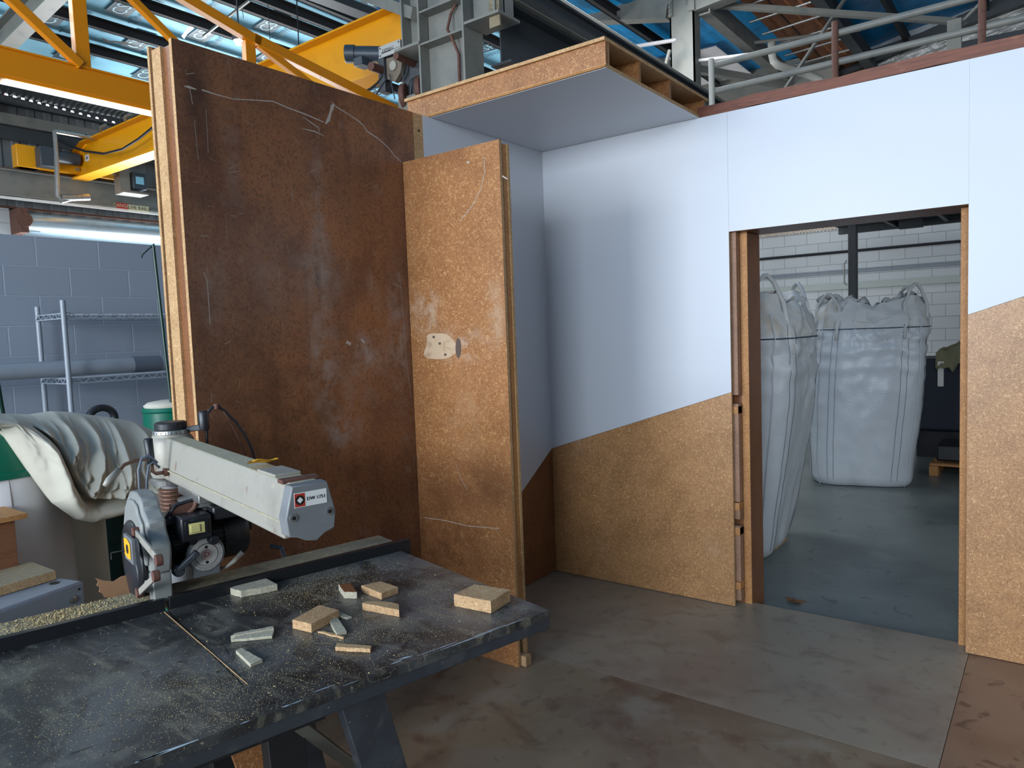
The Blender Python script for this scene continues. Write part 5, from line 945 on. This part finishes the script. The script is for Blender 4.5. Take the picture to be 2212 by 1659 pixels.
m_ = MB(); m_.tube([cp(975, -20)+Vector((0, .1, 0)), cp(968, 8)+Vector((0, .08, 0)), cp(960, 25)+Vector((0, .08, 0)), cp(963, 62)+Vector((0, .02, 0)), cp(972, 78)+Vector((0, .02, 0)), cp(976, 110)+Vector((0, .09, 0)), cp(978, 180)+Vector((0, .09, 0)), cp(980, 260)+Vector((0, .09, 0))], .013, 8); m_.build('conduit', [RUST], d, smooth=True)
m_ = MB(); p = cp(1065, 15); m_.box((p.x-.06, CYc+.02, p.z-.15), (p.x+.05, CYc+.04, p.z+.3)); m_.build('grout_pad', [DUSTY], d)
# runway beams going away along y beside the column
def lbeam(a, b_y, w_, h, y0_, lab, mt, name='runway_beam', y1_=13.8):
    p = ony(a[0], a[1], b_y); m_ = MB(); m_.ibeam((p.x, y0_, p.z), (p.x, y1_, p.z), w_, h); return tag(m_.build(name, [mt]), lab, 'beam')
lbeam((1110, 90), 5.4, .22, .5, 5.2, 'dark steel runway beam just right of the big column', STEELD)
p = ony(1110, 90, 5.4)
kk = ray(1238, 10); zt_ = p.z+.52; xr2 = kk.x/kk.z*(zt_-HC); m_ = MB(); m_.box((xr2-.22, 5.25, zt_-.26), (xr2, 13.8, zt_)); tag(m_.build('box_beam', [STEEL], bevel=.006), 'plain grey beam above the dark runway beam right of the column', 'beam')
lbeam((1352, 112), 6.0, .08, .12, 4.3, 'grey runway beam running close above the ceiling panel ribs', STEELD)
m_ = MB(); A_, B_ = ony(1060, 5, 7.2), ony(1208, 92, 9.0); m_.bar(A_, B_, .12, .22); tag(m_.build('orange_beam', [ORG]), 'shadowed orange beam between the grey beams right of the column', 'beam')
m_ = MB(); A_, B_ = ony(800, -6, 5.3), ony(912, 34, 5.0); m_.bar(A_, B_, .22, .1); tag(m_.build('tie_beam', [STEEL]), 'pale grey tie beam meeting the big column at the top', 'beam')
# blue clamp & light tube
m_ = MB(); p = ony(823, 18, 5.6); m_.box((p.x-.03, 5.57, p.z-.12), (p.x+.03, 5.63, p.z+.06)); m_.tube([p, (p.x, p.y, roofz(p.x)-.1)], .01, 6); tag(m_.build('blue_clamp', [mat('blue_plastic', L(40, 90, 150), .4)]), 'small blue clamp above the yellow girder end', 'clamp')
# ---- column 2 and valley structure
C2Y = 9.2
def c2(x, y): return ony(x, y, C2Y)
xa, xb = c2(1448, 100).x, c2(1500, 100).x
d = thing('steel_column', ((xa+xb)/2, C2Y, GZ), 'slimmer grey steel column rising behind the end of the ceiling panel', 'column')
m_ = MB(); m_.box((xa, C2Y, GZ), (xb, C2Y+.02, VZ+.3)); m_.box((xb-.02, C2Y, GZ), (xb, C2Y+.2, VZ+.3)); m_.box((xa, C2Y, GZ), (xa+.02, C2Y+.2, VZ+.3)); m_.build('shaft', [STEEL], d)
m_ = MB(); m_.box((xb-.06, C2Y-.03, c2(1500, 22).z), (xb+.02, C2Y, VZ+.3)); m_.box((xa-.0, C2Y-.03, c2(1450, 38).z), (xa+.05, C2Y, VZ+.3))
for k in range(4): m_.cyl((xa+.02, C2Y-.05, c2(1450, 36-9*k).z), (xa+.02, C2Y-.03, c2(1450, 36-9*k).z), .02, n=8)
m_.build('end_plate', [STEEL], d)
def member(a, ya, b, yb, w_, h, lab, mt=STEEL, name='steel_brace', cat='brace', up=(0, 0, 1), round_=False, ext=(0, 0)):
    A_, B_ = ony(a[0], a[1], ya), ony(b[0], b[1], yb); dv_ = (B_-A_).normalized(); A_ = A_-dv_*ext[0]; B_ = B_+dv_*ext[1]; m_ = MB()
    if round_: m_.cyl(A_, B_, w_/2, n=12)
    else: m_.bar(A_, B_, w_, h, up)
    return tag(m_.build(name, [mt]), lab, cat)
member((1240, 22), 9.3, (1450, 10), 9.3, .2, .38, 'deep grey rafter meeting the slimmer column from the left', ext=(2.5, 0), name='roof_rafter', cat='rafter')
member((1500, 5), 9.3, (1660, -60), 9.3, .2, .3, 'grey rafter rising right from the slimmer column', ext=(0, 3), name='roof_rafter', cat='rafter')
zD = ony(1513, 30, 9.3).z; xD = ony(1513, 30, 9.3).x
m_ = MB(); m_.box((xD-.02, 9.3, zD-.02), (xD+.13, 13.9, zD)); m_.box((xD+.11, 9.3, zD-.0), (xD+.13, 13.9, zD+.22)); tag(m_.build('valley_beam', [STEEL]), 'grey angle beam running away from the slimmer column under the valley', 'beam')
member((1530, 10), 9.4, (2085, 48), 11.5, .07, .07, 'long flat brace crossing the blue foil at the top right', ext=(.3, 0))
member((1830, -10), 11, (1697, 190), 11, .07, .03, 'steep thin flat brace crossing both handrails', ext=(.5, .3)); member((2135, -10), 11.4, (2078, 48), 11.4, .06, .03, 'short thin brace meeting the far post at the top right', ext=(.5, 0))
member((1565, 160), 11, (1710, 185), 12, .10, .1, 'low grey strut beside the white brick parapet', ext=(1.4, 0)); member((1795, 72), 11.5, (1690, 75+10), 11.2, .05, .05, 'thin round tie under the blue foil left of the steep brace', round_=True, ext=(.4, .5))
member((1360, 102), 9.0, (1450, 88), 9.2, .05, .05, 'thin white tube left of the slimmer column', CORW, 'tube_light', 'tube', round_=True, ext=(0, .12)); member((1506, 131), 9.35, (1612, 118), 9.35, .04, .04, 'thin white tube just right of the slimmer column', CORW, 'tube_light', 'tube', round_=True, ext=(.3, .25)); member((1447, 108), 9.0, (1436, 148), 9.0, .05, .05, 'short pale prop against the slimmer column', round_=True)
p = ony(2062, 60, 11.3); m_ = MB(); m_.box((p.x-.08, 11.25, 3.05), (p.x+.08, 11.35, ony(2062, 44, 11.3).z)); tag(m_.build('steel_post', [STEEL]), 'short grey post behind the batten at the top right', 'post')
# brown valley sheets with rungs (horizontal, along y)
m_ = MB(); zs = zD+.28
for k in range(5):
    x = xD+.30+k*.16
    m_.add([(x, 9.5, zs), (x, 13.9, zs), (x+.08, 13.9, zs+.05), (x+.08, 9.5, zs+.05), (x+.16, 9.5, zs), (x+.16, 13.9, zs)], [(0,1,2,3), (3,2,5,4)])
struct(m_.build('ceiling_brown_sheet', [BROWNS]), 'brown ribbed sheeting in the roof valley', 'roof sheet')
m_ = MB(); m_.box((xD+1.1, 9.5, zs-.12), (xD+1.25, 13.9, zs+.1)); tag(m_.build('valley_beam', [STEELD]), 'dark beam along the right side of the brown ribbed sheeting', 'beam')
for k, lab_ in enumerate(['nearest', 'second', 'third', 'fourth', 'fifth', 'sixth', 'farthest']):
    y = 9.9+k*.55; m_ = MB(); m_.cyl((xD+.25, y, zs-.10), (xD+1.2, y, zs-.06), .018, n=8); m_.cyl((xD+1.15, y, zs-.06), (xD+1.15, y, zs+.02), .008, n=6); tag(m_.build('hanger_rod', [CHROME]), f'{lab_} of the seven pale rods under the brown ribbed sheeting', 'rod', 'rods under the valley sheeting')
# pvc pipe
P_ = lambda x, y, Y: ony(x, y, Y)
m_ = MB(); m_.tube([P_(1667, 92, 10.8), P_(1668, 118, 10.8), P_(1671, 132, 10.8), P_(1680, 141, 10.8), P_(1700, 147, 11), P_(1735, 158, 11.2), P_(1772, 172, 11.4), P_(1778, 190, 11.4)], .055, 16); tag(m_.build('pvc_downpipe', [PVC], smooth=True), 'pale PVC downpipe with an elbow under the valley', 'pipe')
# gable rafter + foil wall in the upper right, at end wall
GYy = YE1-.25
m_ = MB(); a1 = ony(1700, 200, GYy); b1 = ony(2212, 5, GYy); pts = [ony(x, y, GYy) for x, y in ((1690,190),(1760,150),(1990,70),(2212,-30),(2400,-90),(2400,-20),(2212,8),(1985,90),(1700,215))]
m_.prism(pts, (0, .15, 0)); tag(m_.build('gable_beam', [STEELD]), 'broad dark grey sloping beam above the silver foil at the top right', 'beam')
m_ = MB(); m_.grid(lambda s, t: (lambda p: Vector((p.x, GYy+.165+.04*noise.noise(Vector((s*20, t*16, 0))), p.z)))(ony(1800+700*s, 158-.37*700*s+130*(1-t), GYy+.2)), 80, 30)
struct(m_.build('wall_silver_foil', [FOILS]), 'crinkled silver foil insulation under the sloping gable beam', 'wall lining')
for i, (a, b, t_) in enumerate((((1820, 160), (2000, 80), .05), ((1690, 205), (1990, 88), .07), ((2050, 105), (2212, 72), .10))):
    member(a, GYy-.1, b, GYy-.1, t_, t_, ['thin dark edge strip just above the silver foil', 'dark strip running below the gable beam to the valley', 'dark rail under the silver foil at the right edge'][i], STEELD, name='dark_strip', cat='strip', ext=(0, .6 if i == 2 else 0))
# white brick parapet
m_ = MB(); p0, p1 = ony(1490, 178, 13.6), ony(1665, 150, 13.6); m_.box((p0.x-2, 13.55, p0.z-.1), (p1.x, 13.7, p1.z+.12)); struct(m_.build('wall_parapet', [BLOCKB]), 'strip of white block parapet beneath the pale roof sheet', 'wall')
m_ = MB(); m_.box((p0.x-2, 13.0, 4.2), (ony(1800, 190, 13.0).x, 13.3, p0.z-.25)); struct(m_.build('wall_upper_grey', [STEEL]), 'grey band of wall under the block parapet', 'wall')
# ---- handrail on mezzanine
RY = 6.6
zr1, zr2 = ony(1650, 113, RY).z, ony(1650, 172, RY).z; pxs = [1540, 1806, 2122]
d = thing('handrail', (0, RY, zr2-.5), 'grey two rail handrail on rusty posts above the white wall', 'handrail')
for z in (zr1, zr2):
    m_ = MB(); m_.cyl((ony(1545, 150, RY).x, RY, z), (3, RY, z), .028, n=16); m_.build('rail', [STEEL], d, smooth='auto')
tops = [130, 50, -60]
for (x, t_, mt) in ((1540, 130, PVC), (1806, 50, RUST), (2122, -50, RUST)):
    p = ony(x, (t_+200)/2, RY); q = ony(x, t_, RY); m_ = MB(); m_.cyl((p.x, RY-.035, zr2-.62), (p.x, RY-.035, q.z), .026, n=14); m_.build('post', [mt], d)
zdk = zr2-.62
# ================================================================== ROOM BEHIND THE DOORWAY
DKX, DKY = -2.57, 11.48
d = thing('mezzanine_deck', (0, RY, 2.9), 'dark mezzanine deck seen from below at the top of the doorway', 'mezzanine')
m_ = MB(); m_.box((DKX, RY-.05, 2.93), (6.78, DKY, 3.05)); m_.build('deck_board', [STEELD], d)
m_ = MB()
for k in range(12): x = DKX+.1+k*.62; m_.box((x, RY, 2.86), (x+.05, DKY, 2.93)) if k else None
for y in (RY, 8.4, 10.0, DKY-.1): m_.box((DKX, y, 2.84), (6.78, y+.08, 2.93))
m_.build('joist', [STEELD], d)
m_ = MB(); p = ony(1968, 483, 11.0); m_.box((p.x-.14, 10.95, p.z-.06), (p.x+.14, 11.05, 2.95)); p = ony(1852, 490, 9.0); m_.box((p.x-.05, 8.95, 2.72), (p.x+.1, 9.05, 2.9)); m_.build('bracket', [STEELD], d)
d = thing('mezzanine_post', (-1.80, 9.05, GZ), 'dark steel post standing behind the big white bag under the mezzanine', 'post')
m_ = MB(); m_.box((-1.93, 9.0, GZ), (-1.845, 9.1, 2.86)); m_.build('shaft', [STEELD], d, bevel=.004)
m_ = MB(); pz = 2.1; m_.tube([(-1.94, 8.99, 2.28), (-1.965, 8.98, 2.24), (-1.965, 8.98, 2.02), (-1.94, 8.99, 2.0)], .008, 8); m_.build('cable_hook', [PVC], d)
for (a, b, w_, mt, lab, nm) in (((1636, 563), (2075, 518), .05, BLACK, 'black pipe running along the white block end wall', 'wall_pipe'), ((1636, 603), (2075, 559), .03, DUCT, 'upper thin conduit on the white block end wall', 'wall_conduit'), ((1636, 606), (2075, 567), .025, DUCT, 'lower thin conduit just beneath another on the end wall', 'wall_conduit'), ((1636, 630), (2075, 602), .11, mat('cream_trunking', L(170, 176, 170), .5), 'wide pale trunking running along the end wall just above the bags', 'wall_trunking')):
    A_, B_ = ony(*a, 13.93), ony(*b, 13.93); z = (A_.z+B_.z)/2; m_ = MB(); 
    if w_ < .1: m_.cyl((A_.x-1, 13.95, z), (3, 13.95, z), w_/2, n=10)
    else: m_.box((A_.x-1, 13.90, z-w_/2), (3, 13.995, z+w_/2))
    tag(m_.build(nm, [mt]), lab, 'pipe' if 'pipe' in nm else 'conduit')
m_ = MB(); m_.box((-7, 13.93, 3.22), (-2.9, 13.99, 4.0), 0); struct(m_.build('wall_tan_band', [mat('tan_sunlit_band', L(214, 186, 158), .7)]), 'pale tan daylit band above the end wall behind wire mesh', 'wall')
m_ = MB()
for k in range(80): x = -7+k*.06; m_.bar((x, 13.9, 3.2), (x+.5, 13.9, 3.7), .006, .006); m_.bar((x+.5, 13.9, 3.2), (x, 13.9, 3.7), .006, .006)
tag(m_.build('wire_mesh_fence', [CHROME]), 'diamond wire mesh at the top left of the doorway view', 'fence')
# ---- bulk bags
def bulk_bag(cx, cy, w0, w1, h, lean, label, seed, ang=0, loops=True):
    d = thing('bulk_bag', (cx, cy, GZ), label, 'bulk bag')
    R_ = Matrix.Rotation(ang, 4, 'Z')
    def surf(s, t, off=0):
        a = s*2*math.pi; n_ = 5.0-2.0*t
        c, sn = math.cos(a), math.sin(a); k = (abs(c)**n_+abs(sn)**n_)**(-1/n_)
        zt = min(1, t); body = w0+(w1-w0)*math.sin(min(zt/.82, 1)*math.pi/2)**1.2+.03*math.sin(math.pi*zt)
        if t > .86: body *= 1-.10*((t-.86)/.14)**1.6
        if t < .04: body *= .93+.07*(t/.04)**.5
        r = body/2*k+off
        z = h*zt
        wr = .018*noise.noise(Vector((c*3+seed, sn*3, t*5)))+.010*noise.noise(Vector((c*9, sn*9+seed, t*16)))*(.3+t)
        wr += .014*math.sin(t*70+3*noise.noise(Vector((c*3, sn*3, seed))))*max(0, 1-abs(t-.76)/.2)*(.5+.5*noise.noise(Vector((s*20, 0, seed))))
        if t > .72: wr += (.045*abs(noise.noise(Vector((c*5+seed, sn*5, t*9))))+.03*abs(noise.noise(Vector((c*11, sn*11+seed, t*22))))-.018)*min(1, (t-.72)/.1)
        if t > .86: wr += .05*noise.noise(Vector((c*6, sn*6, t*18+seed)))*((t-.86)/.14); z += .06*noise.noise(Vector((c*5+3, sn*5, seed)))*((t-.86)/.14)+.05*(abs(c*sn)*4-1)*((t-.86)/.14)
        p = Vector((c*(r+wr)+lean*zt**1.3, sn*(r+wr), z)); return Vector((cx, cy, GZ+.004))+R_ @ p
    m_ = MB(); m_.grid(surf, 120, 90, 0)
    bi = [i for i, f in enumerate(m_.f)]
    for i, f in enumerate(m_.f):
        if (i % 90)/90 > .86: m_.m[i] = 1
    body = m_.build('bag_body', [BAGW, BAGT], d, smooth=True)
    m_ = MB(); top_c = surf(0, 1)*.5+surf(.5, 1)*.5
    def cover(s, t):
        e = surf(s, 1); q = e.lerp(top_c, t); a = s*2*math.pi
        q.z += -.08*math.sin(math.pi*t*.5)+.10*noise.noise(Vector((math.cos(a)*4*(1-t)+seed, math.sin(a)*4*(1-t), t*6)))+(.03)*math.sin(a*6+t*7+noise.noise(Vector((s*6, t*3, seed)))*4)*math.sin(math.pi*t); return q
    m_.grid(cover, 110, 30, 0)
    for k in range(7):   # torn flaps of the top skirt
        s0 = random.random(); 
        def flap(s, t, s0=s0):
            e = surf(s0+s*.07, 1); q = e.lerp(top_c, .05+.25*t); q.z += .05*math.sin(math.pi*min(1, t*1.1))*(.6+.4*math.sin(s*9))+.03*noise.noise(Vector((s*5, t*5, k))); return q
        m_.grid(flap, 10, 10, 0)
    m_.build('top_skirt', [BAGT], d, smooth=True)
    m_ = MB()
    for sc_ in (.125, .375, .625, .875):
        for ds in (-.045, -.03, .03, .045): m_.tube([surf(sc_+ds, t_/30, .002) for t_ in range(1, 28)], .0014, 5, mi=0)
        m_.tube([surf(sc_, t_/30, .004) for t_ in range(0, 29)], .006, 6, mi=1)
    m_.tube([surf(i/80, .86, .004) for i in range(81)], .005, 5, mi=0)
    m_.build('seam_stitching', [STITCHD, BAGW], d)
    if loops:
        for sc_, hgt in ((.125, .17), (.375, .12), (.625, .13), (.875, .20)):
            a, b = surf(sc_-.04, .80, .006), surf(sc_+.04, .80, .006); a1, b1 = surf(sc_-.035, .97, .012), surf(sc_+.035, .97, .012); up = Vector((0, 0, hgt)); mid = (a1+b1)/2+up
            pts = [a, (a+a1)/2, a1, a1.lerp(mid, .55)+Vector((0, 0, hgt*.18)), a1.lerp(mid, .9)+Vector((0, 0, .01)), b1.lerp(mid, .9)+Vector((0, 0, .01)), b1.lerp(mid, .55)+Vector((0, 0, hgt*.18)), b1, (b+b1)/2, b]
            m_ = MB(); m_.tube(pts, .016, 6); o = m_.build('lift_loop', [BAGT], d, smooth=True)
    return d, surf, top_c
bf = onz(1745, 1047, GZ); br_ = onz(1975, 1057, GZ)
w_ = (br_-bf).length
ang_ = math.atan2(br_.y-bf.y, br_.x-bf.x)
cx = (bf.x+br_.x)/2; nrm_ = Vector((-math.sin(ang_), math.cos(ang_)))
big, sf, tc_ = bulk_bag(cx+nrm_.x*w_/2+.02, (bf.y+br_.y)/2+nrm_.y*w_/2, w_*.98, w_*1.10, 1.82, .10, 'big full white bulk bag standing whole in the middle of the doorway view', 3.1, ang_)
m_ = MB()
for k in range(3): m_.tube([sf(.75+.02*k+.012*math.sin(t*.9+k), .90-t*.013) for t in range(0, 9)], .004, 6)
m_.tube([sf(.70+.0125*t, .905-.01*math.sin(t*.6)) for t in range(0, 9)], .006, 6); m_.build('tie_cord', [BAGT], big, smooth=True)
n0 = onz(1722, 1157, GZ); 
bulk_bag(n0.x-.47, n0.y-.40, .92, 1.26, 1.80, .04, 'white bulk bag half hidden by the left jamb of the doorway', 8.4, .05)
# things behind the bags
d = thing('covered_machine', (-.72, 10.2, GZ), 'dark navy covered machine with khaki cloth on top behind the big bag', 'machine')
pa, pb, pc_ = ony(2000, 775, 9.7), ony(2080, 775, 9.7), ony(2040, 930, 9.7)
m_ = MB(); m_.box((pa.x-.3, 9.7, pc_.z-.02), (pb.x+.5, 10.5, pa.z)); m_.build('cover', [NAVYC], d, bevel=.04)
m_ = MB(); kz = ony(2060, 716, 9.7).z
m_.grid(lambda s, t: Vector((pa.x+.10+(pb.x-pa.x+.25)*s, 9.66+.5*t, pa.z+(-.10+.12*noise.noise(Vector((s*9, t*3, 2))) if t < .08 else (kz-pa.z)*(.25+.75*min(1, s*1.3))*math.sin(math.pi*(t*.9+.1))**.5+.05*noise.noise(Vector((s*7, t*6, 4)))))), 40, 24); m_.build('cloth', [DCLOTH], d, smooth=True)
m_ = MB(); q = ony(2032, 805, 9.69); m_.box((q.x-.03, 9.685, q.z-.16), (q.x+.03, 9.70, q.z+.13)); m_.build('paper_tag', [LABELW], d)
m_ = MB(); m_.box((pa.x-.1, 9.75, GZ), (pb.x+.5, 10.4, pc_.z-.01)); m_.build('base', [BLACK], d)
d = thing('wood_pallet', (-1.1, 9.3, GZ), 'worn timber pallet on the concrete at the right edge of the doorway', 'pallet')
q0 = onz(2045, 960, GZ)
m_ = MB()
q0 = onz(2044, 975, GZ); q0.y = min(q0.y, 8.6)
for k in range(4): m_.box((q0.x+.02, q0.y+.04+k*.28, GZ+.10), (q0.x+1.1, q0.y+.14+k*.28, GZ+.125))
m_.build('deck_slat', [EDGEO], d)
m_ = MB()
for k in range(3): m_.box((q0.x+.02+k*.5, q0.y, GZ), (q0.x+.10+k*.5, q0.y+1.0, GZ+.10))
m_.build('bearer', [EDGEO], d)
m_ = MB(); m_.box((q0.x+.06, q0.y+.2, GZ+.126), (q0.x+.8, q0.y+.7, GZ+.30)); tag(m_.build('dark_crate', [BLACK], bevel=.02), 'low dark box sitting on the timber pallet', 'box')
# stains/paper on concrete
c = onz(1630, 1190, GZ); m_ = MB(); m_.box((c.x-.0, c.y+.1, GZ+.0005), (c.x+.12, c.y+.42, GZ+.004)); tag(m_.build('wood_strip', [EDGE]), 'thin pale strip on the concrete at the foot of the half hidden bag', 'strip')
